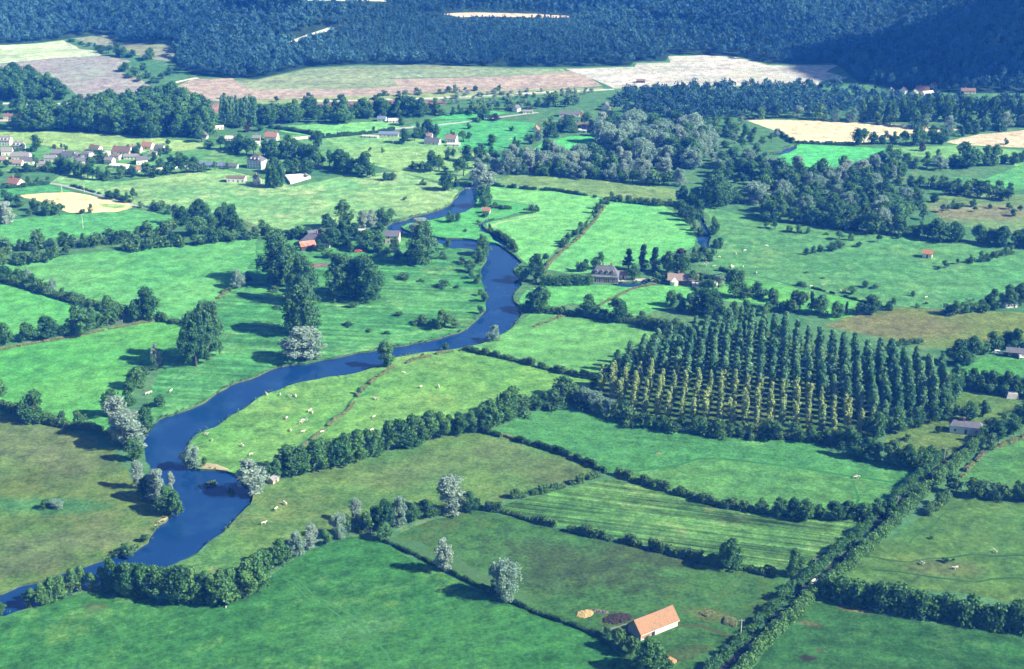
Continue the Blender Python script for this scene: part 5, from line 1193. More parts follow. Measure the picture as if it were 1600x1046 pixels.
clump('the clump right of the plantation', 'trees right of the plantation', '''
oak 1368 684 38 38; oak 1404 673 35 42; oak 1430 667 28 28; oak 1452 660 32 32; oak 1474 656 28 24; oak 1325 701 32 32; oak 1337 713 34 34; oak 1357 718 32 32; oak 1480 628 42 38; oak 1490 612 34 32; oak 1468 640 34 30; oak 1512 657 28 28; ald 1535 652 26 20; bush 1419 688 8 16; bush 1398 694 9 22; oak 1468 677 10 9; oak 1492 650 18 20
oak 1560 690 28 32; oak 1580 678 28 30; bush 1545 702 22 28; oak 1600 660 30 30; bush 1548 668 16 20; oak 1534 690 22 24''')
clump('the sparse upper left fields', 'trees by the upper left fields', 'oak 150 78 10 14; oak 160 82 11 16; oak 170 84 12 16; oak 184 88 20 18; oak 196 90 16 18; oak 207 90 12 14; oak 236 93 18 18; oak 226 96 10 14; bush 112 66 6 14; bush 128 70 6 12; bush 140 73 6 12; oak 195 112 14 18; oak 210 118 14 18; oak 224 110 12 16; bush 205 122 9 18; bush 218 127 9 20; bush 240 130 10 18; bush 255 124 9 18; oak 230 122 12 16; oak 265 118 13 16; oak 285 110 16 18; oak 262 226 8 8; oak 311 156 8 8; oak 477 168 18 9')

clump('the rough land between the willow wood and the pool', 'scattered trees left of the far pool', 'wil 1095 228 14 16; ald 1118 238 15 10; oak 1132 232 12 14; wil 1148 224 13 16; oak 1160 232 16 18; bush 1140 246 9 14; oak 1172 222 14 16; wil 1182 236 13 14; oak 1190 226 12 14; bush 1128 256 8 12; sil 1112 252 14 14; oak 1168 246 13 16; bush 1150 204 8 12; oak 1136 198 14 16; wil 1158 194 12 14; oak 1118 192 13 16; bush 1180 208 8 14; oak 1205 222 13 14; sil 1212 214 13 12; bush 1195 246 8 12; oak 1098 200 14 16; wil 1085 190 14 18')
# ---- tree rows and hedgerows
row('the near bank row at the bottom left', 'trees along the near bottom-left bank', ['195,929', '250,935', '300,940', '345,944', '378,935', '402,921'], 3.4, 'ald ald oak', 10.0, 12.5, (0.95, 1.2))
clump('the sparse trees at the bottom-left water edge', 'trees at the bottom-left water edge', 'ald 48 949 28 28; ald 68 945 32 26; ald 82 941 38 28; ald 98 934 34 26; ald 112 930 40 28; ald 126 924 38 24; oak 2 962 20 20; ald 143 924 28 22; ald 160 921 34 26; ald 178 923 50 32; ald 190 927 44 26')
row('the long tree row below the bend meadow', 'long tree row below the bend meadow', ['453,741', '500,734', '542,724', '590,709', '650,695', '700,679', '740,673', '778,664', '800,650'], 4.6, 'oak ald oak', 8.5, 12.5, (0.95, 1.3))
row('the tree row left of the plantation corner', 'row beside the plantation corner', ['800,650', '837,639', '862,634', '885,631'], 5.0, 'oak bush bush', 6, 8.5, (0.9, 1.2))
row('the grey bushes at the plantation corner', 'grey bushes at the plantation corner', ['882,620', '905,632', '935,645', '960,652'], 4.0, 'wil bush bush', 6.5, 8.5, (1.0, 1.3))
row('the dense front hedge of the plantation', 'front hedge of the plantation', ['962,652', '990,664', '1040,672', '1100,679', '1170,684', '1240,688', '1312,694'], 3.8, 'bush bush oak', 5.0, 7.0, (0.8, 1.1))
row('the tall hedge below the garden', 'tall hedge below the garden', ['1372,722', '1400,728', '1430,731', '1450,729'], 3.6, 'oak ald', 8.0, 9.5, (0.95, 1.2))
row('the round bushes above the hay field', 'round bushes above the hay field', ['1192,802', '1240,808', '1300,811', '1350,812', '1385,806'], 5.2, 'oak', 5.5, 7.5, (1.0, 1.25), 0.15)
row('the long hedgerow below the left green field', 'hedgerow below the left green field', ['-10,395', '60,390', '110,384', '140,386', '200,377', '240,371', '270,366'], 6.5, 'oak bush bush', 5.5, 10.0, (0.95, 1.3))
row('the lower left hedgerow stub', 'short lower left hedgerow', ['5,414', '30,412', '60,410', '80,404', '106,399'], 6.0, 'bush bush oak', 5, 8, (0.95, 1.3))
row('the hedgerow along the top of the pale field', 'hedgerow over the left pale field', ['197,392', '240,388', '280,385', '330,381', '400,373'], 6.0, 'bush oak bush', 5, 9, (0.9, 1.3))
row('the clipped dark tree line in the village', 'dark tree line in the village', ['92,264', '110,272', '130,278', '150,281', '168,282'], 5.5, 'oak', 8, 10, (0.85, 1.0), 0.1)
row('the hedge below the village gardens', 'hedge below the village gardens', ['170,281', '185,279', '205,277', '240,275', '280,271', '330,268', '352,265'], 7.5, 'oak bush bush', 4, 8, (0.9, 1.3))
row('the dense tree line at the olive meadow', 'tree line under the willow wood', ['785,272', '830,272', '880,275', '940,280', '1000,287', '1060,291'], 8.0, 'wil bush oak wil', 7, 11, (0.9, 1.2))
row('the long dark tree belt over the cattle pasture', 'dark belt over the cattle pasture', ['1205,345', '1270,352', '1340,360', '1400,366', '1450,372', '1510,379', '1560,383', '1620,389'], 6.5, 'oak oak oak bush', 8, 12, (1.0, 1.3))
row('the upper scrub row in the right meadow', 'upper scrub row on the right', ['1425,290', '1460,294', '1500,298', '1540,300', '1575,301'], 6.0, 'bush oak', 6, 9, (1.0, 1.3))
row('the lower scrub row in the right meadow', 'lower scrub row on the right', ['1480,304', '1510,307', '1545,311', '1578,314'], 6.0, 'bush oak', 6, 8.5, (1.0, 1.3))
row('the tree line at the bottom of the stubble', 'tree line below the straw field', ['1338,227', '1375,226', '1420,226', '1475,225'], 7.5, 'oak', 9, 13, (0.9, 1.1))
row('the tree line between the stubble fields', 'trees between the stubble fields', ['1440,211', '1475,211', '1500,213', '1520,207', '1560,205'], 9.0, 'oak wil bush', 6, 11, (0.9, 1.2))
row('the willow fringe behind the straw field', 'willow fringe behind the straw field', ['1195,186', '1230,186', '1270,186', '1320,190', '1380,194', '1430,198', '1480,202', '1530,200', '1620,198'], 14.0, 'wil wil bush', 8, 13, (0.9, 1.15))
row('the far poplar belt behind the straw field', 'far poplar belt on the right', ['1345,190', '1400,191', '1440,191', '1490,190', '1540,191', '1640,194'], 6.0, 'ald', 16, 21, (0.75, 0.95), 0.3)
row('the dark tree line above the plantation', 'dark line above the plantation', ['1205,484', '1240,486', '1270,488', '1305,494', '1340,492', '1375,488', '1392,486'], 6.5, 'oak bush pine', 6, 10, (0.9, 1.2))
row('the low hedge between the right paddock and the stack', 'dark hedge over the grey stack', ['1503,603', '1525,608', '1555,613', '1590,618', '1640,624'], 4.5, 'oak', 8, 10, (0.95, 1.2))
row('the dark hedge left of the right field', 'dark hedge right of the lane', ['1478,768', '1510,772', '1545,777', '1600,783', '1660,790'], 4.0, 'bush oak bush', 5, 7, (0.9, 1.1))
row('the scrub beside the olive meadow', 'scrub beside the far river pool', ['1105,206', '1120,210', '1140,213', '1160,216'], 8.0, 'oak bush', 7, 11, (0.9, 1.2))
row('the row along the railway bank', 'trees along the railway bank', ['0,178', '40,176', '90,176', '140,176', '170,176'], 9.0, 'oak bush oak', 8, 12, (1.0, 1.4))
row('the shrub line over the ploughed strip', 'shrubs along the far road', ['590,150', '640,148', '680,147', '720,143', '760,141', '800,139'], 9.0, 'bush bush oak', 3, 6, (1.0, 1.7), 0.6, 0.3)
row('the dotted shrub line below the harvested strip', 'shrubs below the harvested strip', ['300,156', '400,158', '460,158', '540,158', '620,156'], 26.0, 'bush', 4, 7, (0.9, 1.4))
row('the tree line over the bright village strip', 'tree line over the village strip', ['690,181', '740,178', '790,172', '850,169', '900,165'], 8.0, 'bush oak bush', 6, 10, (0.9, 1.3))
row('the avenue behind the old house', 'avenue behind the old house', ['372,240', '400,244', '430,246', '470,248', '500,258', '520,262', '545,270'], 7.5, 'oak ald oak', 10, 15, (0.9, 1.1))
clump('the old house grounds', 'trees in the old house grounds', 'ald 420 292 36 18; ald 430 294 34 16; ald 440 292 36 16; oak 448 272 22 26; oak 462 272 24 28; oak 478 272 22 26; oak 490 228 22 16; oak 498 230 24 18; oak 428 270 24 24; oak 345 234 20 20; oak 360 236 16 18; oak 375 234 24 22; oak 388 232 18 18; oak 450 222 12 16; oak 306 262 16 18; oak 290 262 18 22; oak 280 258 20 22; oak 315 222 20 20; oak 326 232 14 16; oak 395 196 22 24; oak 375 200 16 20; rust 386 206 10 14; oak 404 205 12 16')
clump('the village gardens on the left', 'trees in the left village', 'oak 55 236 24 28; oak 102 234 8 9; bush 97 233 8 6; oak 156 255 20 26; oak 140 260 14 20; oak 120 262 12 16; oak 100 264 14 18; oak 216 240 16 18; oak 56 262 20 14; oak 40 270 14 16; oak 222 254 12 18; oak 240 252 14 16; oak 10 262 12 16; oak 44 284 8 9; oak 59 284 7 8; oak 74 285 8 9; oak 250 244 12 14; oak 262 240 12 16; oak 75 266 14 16; oak 200 232 6 10; oak 85 232 6 8; bush 20 240 10 16; oak 0 275 10 14; oak 30 278 8 14; oak 205 273 14 18; oak 190 273 14 16; oak 230 268 12 14; oak 252 262 14 18; oak 268 256 14 18; oak 6 240 8 14')

# ---- small woods
wood('the left edge wood', 'trees of the left edge wood', ['-40,158', '110,158', '85,145', '60,130', '30,128', '-40,126'], 11, 'oak oak oak lime', 12, 17, 3)
wood('the wood behind the village', 'trees of the wood behind the village', ['20,205', '50,206', '120,206', '210,213', '290,218', '322,222', '330,200', '310,180', '262,163', '215,170', '170,178', '130,190', '20,196'], 12.0, 'oak oak oak oak lime', 15, 20, 4)
wood('the tree belt over the bright field', 'tree belt over the bright field', ['395,198', '430,194', '470,192', '535,194', '560,188', '620,184', '690,182', '698,174', '640,176', '560,178', '480,176', '420,180', '398,184'], 11.5, 'oak oak oak ald', 9, 15, 5)
wood('the willow wood by the river', 'trees of the riverside willow wood', ['785,270', '800,255', '835,250', '880,248', '930,243', '960,257', '1000,267', '1060,277', '1088,286', '1060,290', '1000,284', '930,277', '860,270'], 11.0, 'sil sil wil oak wil', 9, 14, 6)
wood('the inner willow wood', 'trees of the inner willow wood', ['930,222', '938,200', '980,192', '1010,202', '1060,208', '1100,217', '1110,240', '1100,262', '1060,266', '1010,262', '965,252', '945,240'], 11.5, 'wil oak sil wil pop', 11, 18, 7)
wood('the mixed grove over the cattle pasture', 'trees of the grove over the pasture', ['1190,340', '1195,322', '1250,310', '1300,303', '1340,292', '1395,300', '1440,312', '1446,344', '1400,357', '1340,356', '1260,349'], 11.2, 'oak oak oak ald wil bush lime', 8, 13, 8)
wood('the long far right wood', 'trees of the long far right wood', ['1165,300', '1180,276', '1260,268', '1330,268', '1400,272', '1425,284', '1400,290', '1320,296', '1300,302', '1220,312', '1180,318'], 10.5, 'oak sil oak wil bush oak', 8, 14, 9)
wood('the scrub wood left of the pool', 'trees of the scrub wood by the pool', ['1110,282', '1120,262', '1160,250', '1190,250', '1200,262', '1180,276', '1160,290', '1130,296'], 10.5, 'oak wil oak bush', 8, 13, 11)
wood('the copse at the middle cottages', 'trees of the copse at the cottages', ['800,232', '830,212', '870,200', '920,195', '930,208', '880,212', '840,222', '815,238'], 11.0, 'oak wil oak bush', 7, 11, 12)

wood('the scrub behind the plantation', 'scrub behind the plantation', ['1088,524', '1110,500', '1140,488', '1200,486', '1215,500', '1190,508', '1150,508', '1110,518'], 8.0, 'oak ald bush ald', 6, 10, 14)
# ---- the square poplar plantation
def plantation():
    outer = [P(*a) for a in ((928, 612), (965, 590), (1050, 548), (1100, 530), (1150, 519), (1200, 523), (1290, 556), (1400, 580), (1470, 596), (1496, 628), (1462, 650), (1396, 664), (1328, 686), (1150, 676), (985, 650))]
    o = np.array(P(950, 640)[:2]); u = np.array(P(1330, 692)[:2])-o; u /= np.linalg.norm(u)
    a, b = np.array(P(1077, 660)[:2]), np.array(P(1094, 560)[:2]); v = (b-a)/np.linalg.norm(b-a)
    su, sv = 5.2, 5.6
    for j in range(-3, 30):
        line = []
        for i in range(-16, 40):
            q = o+u*(i*su)+v*(j*sv+3)
            if not inside(np.array([q[0]]), np.array([q[1]]), outer)[0]: continue
            line.append(q)
        line.sort(key=lambda q: q[0])
        for i, q in enumerate(line):
            X, Y = pix(q[0], q[1], 0)
            # the thin yellowing trees stand along the front and the left flank
            edge = np.interp(X, [930, 1000, 1100, 1250, 1330, 1400], [598, 604, 612, 632, 655, 670])
            yel = Y > edge+RNG.uniform(-5, 5)
            k = 'yel' if yel else 'col'
            h = RNG.uniform(10.5, 13.5) if yel else RNG.uniform(13.0, 16.5)*(0.8 if RNG.random() < .06 else 1)
            if RNG.random() < 0.03: continue
            p = (q[0]+RNG.uniform(-.2, .2), q[1]+RNG.uniform(-.5, .5), 0.0)
            t = put_tree(k, p, h, (h*SPEC[k][0]/SPEC[k][1])*RNG.uniform(0.88, 1.12), 'poplars of the square plantation')
            t['label'] = '%s poplar, %s from the left in the %s row of the plantation' % ('yellowing' if yel else 'full green', ordinal(i+1), 'front' if j == -3 else ordinal(j+4))
plantation()
def poplar_screen():
    n = 0
    for j, y in enumerate((198, 193, 188)):
        for i in range(11):
            x = 347+i*5.2+j*1.3; p = P(x, y)
            t = put_tree('col', p, RNG.uniform(17, 20), 4.2, 'young poplars of the far screen')
            t['label'] = 'narrow green poplar, %s from the left in the %s row of the far screen' % (ordinal(i+1), ('front', 'middle', 'back')[j])
poplar_screen()
def orchard():
    for j, y in enumerate((162, 157.5, 153, 149)):
        for i in range(20):
            x = 700+i*11.5+j*7+(4-j)*-4; p = P(x, y+ -0.35*(x-700)/16)
            if RNG.random() < 0.22: continue
            p = (p[0]+RNG.uniform(-2, 2), p[1]+RNG.uniform(-6, 6), p[2]); p = (p[0], p[1], float(terrain(p[0], p[1])))
            t = put_tree('wil', p, RNG.uniform(2.8, 3.8), RNG.uniform(3.5, 5.5), 'orchard trees by the far road')
            t['label'] = 'small pale orchard tree, %s from the left in the %s row of the orchard' % (ordinal(i+1), ('front', 'second', 'third', 'back')[j])
            t.name = 'orchard_tree'; t['category'] = 'orchard tree'
orchard()

# ---- hedges
hedge('tall dark hedge running to the right edge in the near corner', ['1286,930', '1330,940', '1400,952', '1500,968', '1600,986', '1700,1004'], 7.0, 7.6, 'oak', 1, rough=0.16, leaf=0.55)
LANE = [P(*a) for a in ((1090, 1090), (1150, 1030), (1205, 975), (1248, 930), (1282, 902), (1306, 883), (1345, 848), (1388, 806), (1424, 770), (1456, 742), (1488, 714), (1515, 692), (1548, 665), (1600, 637), (1680, 600))]
hedge('leafy roadside hedge on the left side of the lane', None, 2.5, 2.5, 'ald', 2, pts=LANE[:11], off=3.1, rough=0.35, gaps=0.03, leaf=0.36)
hedge('taller bushy roadside hedge on the right side of the lane', None, 3.8, 3.4, 'ald', 3, pts=LANE, off=-3.8, rough=0.28, leaf=0.38)
hedge('dark hedge between the mid green field and the hay field', ['966,742', '1000,754', '1045,768', '1090,782', '1140,794', '1192,802'], 2.2, 2.3, 'bush', 4, rough=0.6, gaps=0.05)
hedge('scrubby hedge dividing the hay field from the dark pasture', ['752,795', '800,804', '830,813', '900,833', '1000,853', '1060,869', '1130,886', '1180,893', '1228,904'], 2.0, 2.2, 'bush', 5, rough=0.65, gaps=0.06)
hedge('thin low hedge between the emerald field and the dark pasture', ['600,846', '650,869', '700,894', '740,914', '800,941', '850,963', '900,980', '932,993', '970,1016'], 1.2, 1.0, 'bush', 6, rough=0.4, gaps=0.1)
hedge('broken line of low bushes across the upper meadows', ['757,676', '800,687', '840,698', '880,711', '915,725', '945,739'], 1.8, 1.6, 'bush', 7, rough=0.6, gaps=0.3)
hedge('low scrub hedge rising to the field corner', ['782,785', '815,777', '850,769', '900,756', '935,744'], 2.2, 2.0, 'bush', 8, rough=0.6, gaps=0.12)
hedge('dark low hedge between the bend meadow and the paddock', ['724,547', '760,554', '800,563', '850,576', '895,587', '925,593', '950,592'], 2.2, 2.0, 'bush', 9, rough=0.55, gaps=0.18)
hedge('dark hedge below the paddock of the timbered house', ['818,488', '850,489', '905,494', '950,502', '1000,507'], 2.6, 2.4, 'bush', 10, rough=0.3)
hedge('broad dark hedge at the upper left plantation corner', ['1000,510', '1030,516', '1055,520', '1078,520'], 5.0, 5.0, 'bush', 11, rough=0.25)
hedge('clipped evergreen hedge left of the timbered house', ['848,445', '880,446', '905,445', '924,445'], 4.5, 5.0, 'oak', 12, rough=0.1)
hedge('thin dark hedge right of the plantation clearing', ['1350,560', '1400,540', '1440,536'], 2.0, 1.8, 'bush', 13, gaps=0.3)
hedge('hedge along the left field below the oaks', ['-20,625', '20,645', '60,660', '100,668', '140,672', '170,680'], 2.8, 2.4, 'bush', 14, rough=0.5, gaps=0.06)
hedge('hedge between the two pale left fields', ['-20,434', '40,450', '90,466', '130,478', '175,489', '205,493'], 3.0, 2.8, 'bush', 15, rough=0.4)
hedge('short dark hedge under the big poplar', ['248,501', '270,505', '295,509'], 2.0, 2.0, 'bush', 16)
hedge('garden hedge below the red-roofed bungalow', ['-20,296', '20,294', '50,291', '76,288'], 2.0, 2.2, 'bush', 17, rough=0.2)
hedge('dark hedge dividing the bright field from the gardens', ['420,200', '450,204', '485,210', '505,214'], 2.5, 2.5, 'bush', 18, rough=0.3)
hedge('dark garden hedge behind the white marquee', ['1090,433', '1125,438', '1150,440'], 2.5, 2.5, 'bush', 19, rough=0.2)
hedge('short dark hedge in the cattle pasture corner', ['1125,423', '1145,427', '1160,432'], 1.8, 1.6, 'bush', 20)
hedge('hedge along the top of the bright loop field', ['770,291', '820,296', '870,299', '930,309'], 1.8, 1.6, 'bush', 21, gaps=0.2)
hedge('bushes along the top of the sloping pale field', ['962,314', '985,317', '1010,320', '1030,322'], 3.0, 3.0, 'bush', 22, rough=0.5, gaps=0.15)
hedge('hedge at the foot of the mauve tilled field', ['110,160', '150,160', '180,159', '230,160'], 4.0, 4.0, 'bush', 23, rough=0.4)
hedge('scrub along the small river loop', ['772,364', '786,372', '800,383', '806,394'], 3.0, 2.4, 'bush', 24, gaps=0.2)
hedge('hedge ringing the little loop field', ['766,325', '800,327', '822,328', '838,329'], 1.8, 1.6, 'bush', 25, gaps=0.25)
hedge('hedge between the village and the wide meadow', ['95,270', '60,268', '20,270'], 3.0, 3.0, 'bush', 26, gaps=0.2)
hedge('hedge below the straw field at the river pool', ['1216,209', '1240,224', '1290,226', '1335,228'], 2.5, 2.2, 'bush', 27, gaps=0.1)
hedge('fence hedge crossing the pale middle meadow', ['500,216', '540,213', '580,209', '620,203'], 2.0, 2.0, 'bush', 28, gaps=0.1)
hedge('dark hedge in the right stubble corner', ['1238,445', '1262,449', '1300,459', '1340,470', '1390,483'], 0.9, 0.8, 'bush', 29, gaps=0.35)
hedge('thin hedge on the village lane', ['112,291', '140,299', '175,309', '205,317'], 1.2, 1.2, 'bush', 30, gaps=0.3)
hedge('hedge at the lower edge of the right lane field', ['1450,806', '1480,776'], 3.0, 2.5, 'bush', 31)
hedge('scrubby edge of the paddock beside the plantation', ['1055,520', '1020,545', '990,565', '960,588', '930,605'], 3.5, 3.5, 'bush', 32, rough=0.4, gaps=0.1)
# fringes of dead grass along the fences
for i, (lb, pp, w_, h_) in enumerate((
        ('dry grass along the old ditch of the bend meadow', ['404,742', '440,722', '480,694', '510,668', '545,640', '563,612', '590,590', '612,575', '650,562', '690,552', '720,548'], 1.8, 0.7),
        ('dry grass on the fence line below the timbered house', ['936,478', '960,466', '985,453', '1010,447', '1025,444'], 1.6, 0.7),
        ('dry grass along the paddock fence near the river', ['824,516', '850,505', '870,498', '890,493'], 1.6, 0.8),
        ('dry grass along the field lane below the long shrubs', ['848,425', '862,408', '880,392', '905,372', '925,350', '945,322'], 2.2, 0.8),
        ('dry fringe along the old hedge line across the meadows', ['760,674', '810,689', '880,710', '950,739', '1000,757'], 1.6, 0.6),
        ('dry fringe below the left tree line', ['0,547', '60,536', '120,526', '180,513', '240,502'], 2.0, 0.6),
        ('dry fringe on the mown meadow fence', ['296,507', '325,482', '345,463', '365,448'], 2.0, 0.7),
        ('dry bank of the near lane field', ['1500,745', '1540,706', '1600,684'], 2.0, 0.8),
        ('dry weeds in the dark pasture near the lane', ['1088,950', '1110,962', '1130,972', '1150,975'], 5.0, 0.5))):
    hedge(lb, pp, w_, h_, 'drygrass', 60+i, 'dry_grass', 'dry grass', None, 'stuff', gaps=0.55 if w_ > 4 else 0.2, leaf=0.5, rough=0.5)
# ------------------------------------------------------------------ the great forest: one mass of crowns, far too many to count
M['forest'] = leaf_mat('forest_leaf_hazed', (0.015, 0.066, 0.090), (0.078, 0.205, 0.215), 0.32, 'tint', vary=0.15)  # distance haze is put into these leaf tones as extra blue
def tree_tmpl(kind, seed, nl, size):
    rng = np.random.default_rng(seed)
    if kind == 'round':
        nc = 9; a = np.arange(nc)*2.4; r = 3.6*np.sqrt(rng.random(nc)); t = 1-(r/4.6)**2*0.55
        C = np.stack([np.cos(a)*r, np.sin(a)*r, 9.0*t-1+rng.normal(size=nc)*.5], 1); R = rng.uniform(1.7, 2.7, nc)
    elif kind == 'cone':
        nc = 7; t = np.linspace(0, 1, nc); C = np.stack([rng.normal(size=nc)*.4, rng.normal(size=nc)*.4, 2+7.5*t], 1); R = 2.0*(1-0.75*t)+0.3
    else:
        nc = 7; a = np.arange(nc)*2.4; C = np.stack([np.cos(a)*1.3, np.sin(a)*1.3, 10+4.5*rng.random(nc)], 1); R = rng.uniform(1.2, 1.9, nc)
    Q = leaves_on(rng, C, R, max(4, nl//nc), size, 0.35, 0.45)
    if kind == 'pine':                              # bare stem below the tuft
        s = 0.28; z0, z1 = -0.5, 11.0
        for dx, dy in ((s, 0), (0, s)):
            Q = np.concatenate([Q, np.array([[[-dx, -dy, z0], [dx, dy, z0], [dx*.6, dy*.6, z1], [-dx*.6, -dy*.6, z1]]])])
    return Q
TM = {'round': [tree_tmpl('round', s, 150, 1.25) for s in range(6)], 'cone': [tree_tmpl('cone', s+20, 48, 1.5) for s in range(4)], 'pine': [tree_tmpl('pine', s+40, 60, 1.5) for s in range(4)]}

def mass(name, label, pts, kinds, smin, smax, seed, hmul=1.0, tint=(0, 1), big_at=None):
    rng = np.random.default_rng(seed); out, tn = [], []
    for x, y in pts:
        k = kinds[rng.integers(len(kinds))]; T = TM[k][rng.integers(len(TM[k]))]
        s = rng.uniform(smin, smax); a = rng.uniform(0, 6.28); c, sn = math.cos(a), math.sin(a)
        q = T*np.array([s, s, s*hmul*rng.uniform(0.9, 1.15)])
        q = np.stack([q[..., 0]*c-q[..., 1]*sn+x, q[..., 0]*sn+q[..., 1]*c+y, q[..., 2]], -1)
        out.append((q, terrain(x, y)))
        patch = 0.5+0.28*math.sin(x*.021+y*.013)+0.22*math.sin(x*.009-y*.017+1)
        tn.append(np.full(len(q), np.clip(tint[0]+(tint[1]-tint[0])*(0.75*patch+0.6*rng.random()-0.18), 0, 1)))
    V = np.concatenate([q+np.array([0, 0, float(z)]) for q, z in out]).astype(np.float32)
    o = link(name, quad_mesh(name, V, [M['forest']], np.concatenate(tn)))
    return tag(o, label, 'forest', None, 'stuff')

def seen(x, y, m=230):
    X, Y = pix(x, y, float(terrain(x, y))+6)
    return -m < X < 1600+m and Y > -45
holes = [px('690,21 760,18 840,20 905,24 895,36 800,37 715,36'), px('462,12 540,13 612,13 616,-10 540,-14 470,-14')]
ride = strip_poly(px('452,72 475,62 505,53 521,45'), 30)
conif = px('470,98 530,60 545,20 620,14 700,32 880,34 960,60 930,90 880,100 700,98 600,94 520,100')
piney = px('350,-10 480,-10 470,22 420,28 360,24'), px('700,-10 940,-10 950,22 700,20'), px('990,10 1200,5 1240,30 1130,60 1010,40')
fp = [tuple(p) for p in FOREST_POLY]
A, B, C3, C4 = [], [], [], []
for r in fill(fp, 7.6, 21, 0.42):
    for x, y in r:
        if not seen(x, y): continue
        a1, a2 = np.array([x]), np.array([y])
        if any(inside(a1, a2, h)[0] for h in holes) or inside(a1, a2, ride)[0] or inside(a1, a2, conif)[0]: continue
        if any(inside(a1, a2, h)[0] for h in piney):
            C3.append((x, y)); continue
        (A if x < -80 else B).append((x, y))
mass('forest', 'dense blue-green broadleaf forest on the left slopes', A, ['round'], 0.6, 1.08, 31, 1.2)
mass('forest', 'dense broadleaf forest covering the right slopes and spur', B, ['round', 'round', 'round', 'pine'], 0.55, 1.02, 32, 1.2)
for r in fill(fp, 6.5, 23, 0.4):
    for x, y in r:
        a1, a2 = np.array([x]), np.array([y])
        if seen(x, y) and any(inside(a1, a2, h)[0] for h in piney): C3.append((x, y))
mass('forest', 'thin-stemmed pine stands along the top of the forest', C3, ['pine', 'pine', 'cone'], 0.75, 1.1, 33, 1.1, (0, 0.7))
for r in fill(conif, 5.4, 24, 0.25):
    for x, y in r:
        if seen(x, y) and not inside(np.array([x]), np.array([y]), holes[0])[0] and not inside(np.array([x]), np.array([y]), ride)[0]: C4.append((x, y))
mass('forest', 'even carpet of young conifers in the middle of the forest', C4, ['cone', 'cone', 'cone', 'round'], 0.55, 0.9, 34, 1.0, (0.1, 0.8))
W4 = px('955,172 962,158 1010,147 1060,146 1130,142 1200,141 1290,138 1340,150 1400,160 1500,164 1700,168 1700,186 1500,184 1400,180 1340,184 1280,186 1200,184 1140,188 1100,200 1060,196 1000,186')
D = [p for r in fill(W4, 9.0, 25, 0.4) for p in r]
mass('woodland', 'dark wooded belt between the stubble and the straw field', D, ['round'], 0.55, 1.02, 35, 1.2, (0, 0.8))
for i_, (q_, lb_) in enumerate((('1700,240 1760,228 1900,236 2000,262 1900,300 1760,290', 'woodland off to the right of the valley'), ('1720,470 1800,455 1960,468 1980,490 1800,492', 'copse far off to the right'),
        ('1700,640 1760,620 1800,640 1760,672', 'copse beside the lane off to the right'), ('-330,300 -200,285 -100,292 -110,312 -220,330 -330,330', 'woodland off to the left of the valley'), ('-260,520 -150,500 -90,512 -160,545', 'copse off to the left'))):
    pl_ = [P(*map(float, a.split(','))) for a in q_.split()]
    mass('woodland', lb_, [p for r in fill(pl_, 8.5, 60+i_, 0.4) for p in r], ['round'], 0.6, 1.1, 70+i_, 1.15, (0.1, 0.9))
NF = len(A), len(B), len(C3), len(C4), len(D)
print('FOREST', NF, 'TREES', NTREE[0])
# ------------------------------------------------------------------ haze, sky, sun, camera
def make_haze():
    mb = MB(); mb.box(-2650, -500, -3.5, 2650, 4450, 256)
    m = bpy.data.materials.new('haze'); m.use_nodes = True; nt = m.node_tree
    nt.nodes.remove(nt.nodes['Principled BSDF'])
    v = N(nt, 'ShaderNodeVolumePrincipled')
    v.inputs['Absorption Color'].default_value = (1, 1, 1, 1); v.inputs['Color'].default_value = (0.03, 0.20, 1.0, 1); v.inputs['Density'].default_value = HAZE
    v.inputs['Anisotropy'].default_value = 0.0
    nt.links.new(v.outputs[0], nt.nodes['Material Output'].inputs['Volume'])
    o = mb.build('haze', m); o.display_type = 'WIRE'
    tag(o, 'blue summer haze filling the whole valley', 'haze', None, 'stuff')
HAZE = 0.00020
make_haze()

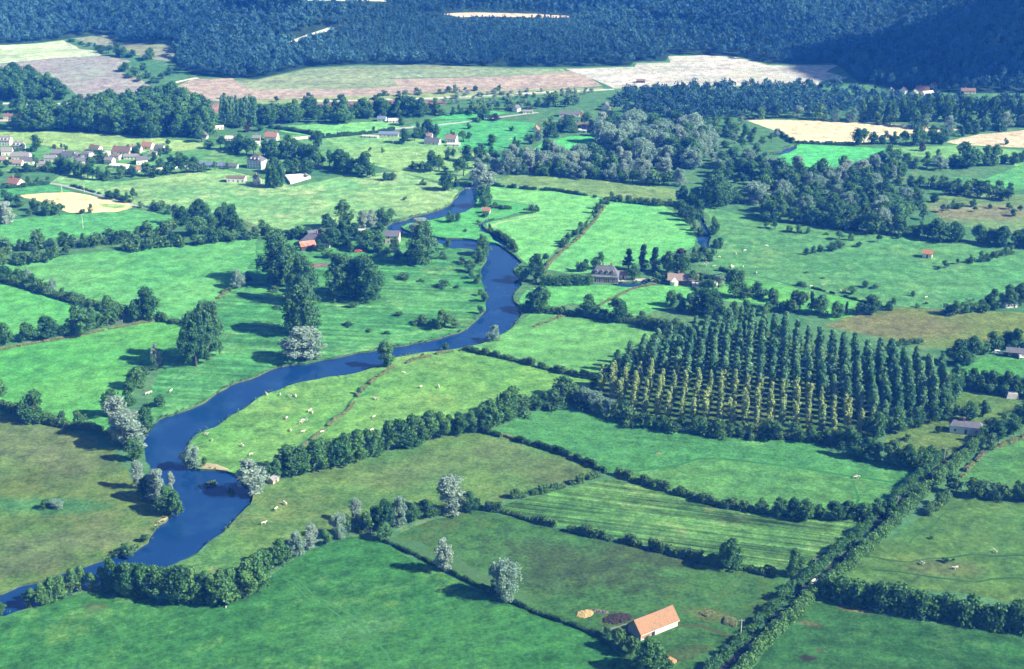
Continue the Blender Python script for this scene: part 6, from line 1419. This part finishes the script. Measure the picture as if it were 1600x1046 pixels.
def make_cloud(px_, py_, size, seed, alt=760):  # unseen clouds, set up-sun so their shadows darken the wooded hillside
    t = P(px_, py_); k = (alt-t[2])/SUN_DIR[2]
    c = np.array(t)+SUN_DIR*k
    bm = bmesh.new(); r = random.Random(seed)
    for i in range(26):
        a, d = r.uniform(0, 6.28), math.sqrt(r.random())
        s = size[2]*r.uniform(0.45, 1.0)*(1.15-0.6*d)
        mt = Matrix.Translation((math.cos(a)*d*size[0], math.sin(a)*d*size[1], s*0.35)) @ Matrix.Diagonal((s*1.35, s*1.35, s*0.75, 1))
        bmesh.ops.create_icosphere(bm, subdivisions=3, radius=1, matrix=mt)
    for v in bm.verts:
        p = v.co
        v.co.z += 6*math.sin(p.x*.05)*math.sin(p.y*.06+1); v.co.x += 7*math.sin(p.y*.07+p.z*.05)
        if v.co.z < 0: v.co.z *= 0.3
    me = bpy.data.meshes.new('cloud'); bm.to_mesh(me); bm.free()
    for p in me.polygons: p.use_smooth = True
    me.materials.append(M['cloud'])
    tag(link('cloud', me, None, tuple(c)), 'unseen white cumulus cloud placed to shade the wooded right hillside', 'cloud', None, 'structure')
M['cloud'] = plain_mat('cloud_white', (0.9, 0.9, 0.92), 0.03, 0.02)
make_cloud(1450, 88, (78, 92, 40), 3)
make_cloud(1600, 14, (50, 60, 34), 8)

w = bpy.data.worlds.new('World'); SC.world = w; w.use_nodes = True
nt = w.node_tree; bg = nt.nodes['Background']
sky = nt.nodes.new('ShaderNodeTexSky'); sky.sky_type = 'NISHITA'; sky.sun_disc = False
sky.sun_elevation = SUN_EL; sky.sun_rotation = rad(90)-SUN_AZ
sky.air_density = 1.0; sky.dust_density = 0.6; sky.ozone_density = 1.5
nt.links.new(sky.outputs[0], bg.inputs[0]); bg.inputs[1].default_value = 0.05

sl = bpy.data.lights.new('sun', 'SUN'); sl.energy = 5.0; sl.angle = rad(0.5); sl.color = (1.0, 0.955, 0.86)
so = bpy.data.objects.new('sun', sl); COL.objects.link(so)
so.rotation_euler = Vector(SUN_DIR).to_track_quat('Z', 'Y').to_euler(); so.location = (300, 200, 400)

cd = bpy.data.cameras.new('camera'); cam = bpy.data.objects.new('camera', cd); COL.objects.link(cam)
cam.location = (0, 0, CAM_H); cam.rotation_euler = (rad(90)-PITCH, 0, 0)
cd.sensor_width = 36; cd.lens = FPX/1600*36; cd.clip_end = 20000; cd.clip_start = 1
SC.camera = cam
SC.view_settings.view_transform = 'Standard'; SC.view_settings.look = 'None'
SC.view_settings.exposure = 1.1; SC.view_settings.gamma = 1.0
SC.cycles.use_denoising = True
SC.cycles.max_bounces = 5; SC.cycles.diffuse_bounces = 1; SC.cycles.glossy_bounces = 2
SC.cycles.transmission_bounces = 3; SC.cycles.volume_bounces = 1; SC.cycles.transparent_max_bounces = 4
SC.cycles.use_adaptive_sampling = True; SC.cycles.adaptive_threshold = 0.015
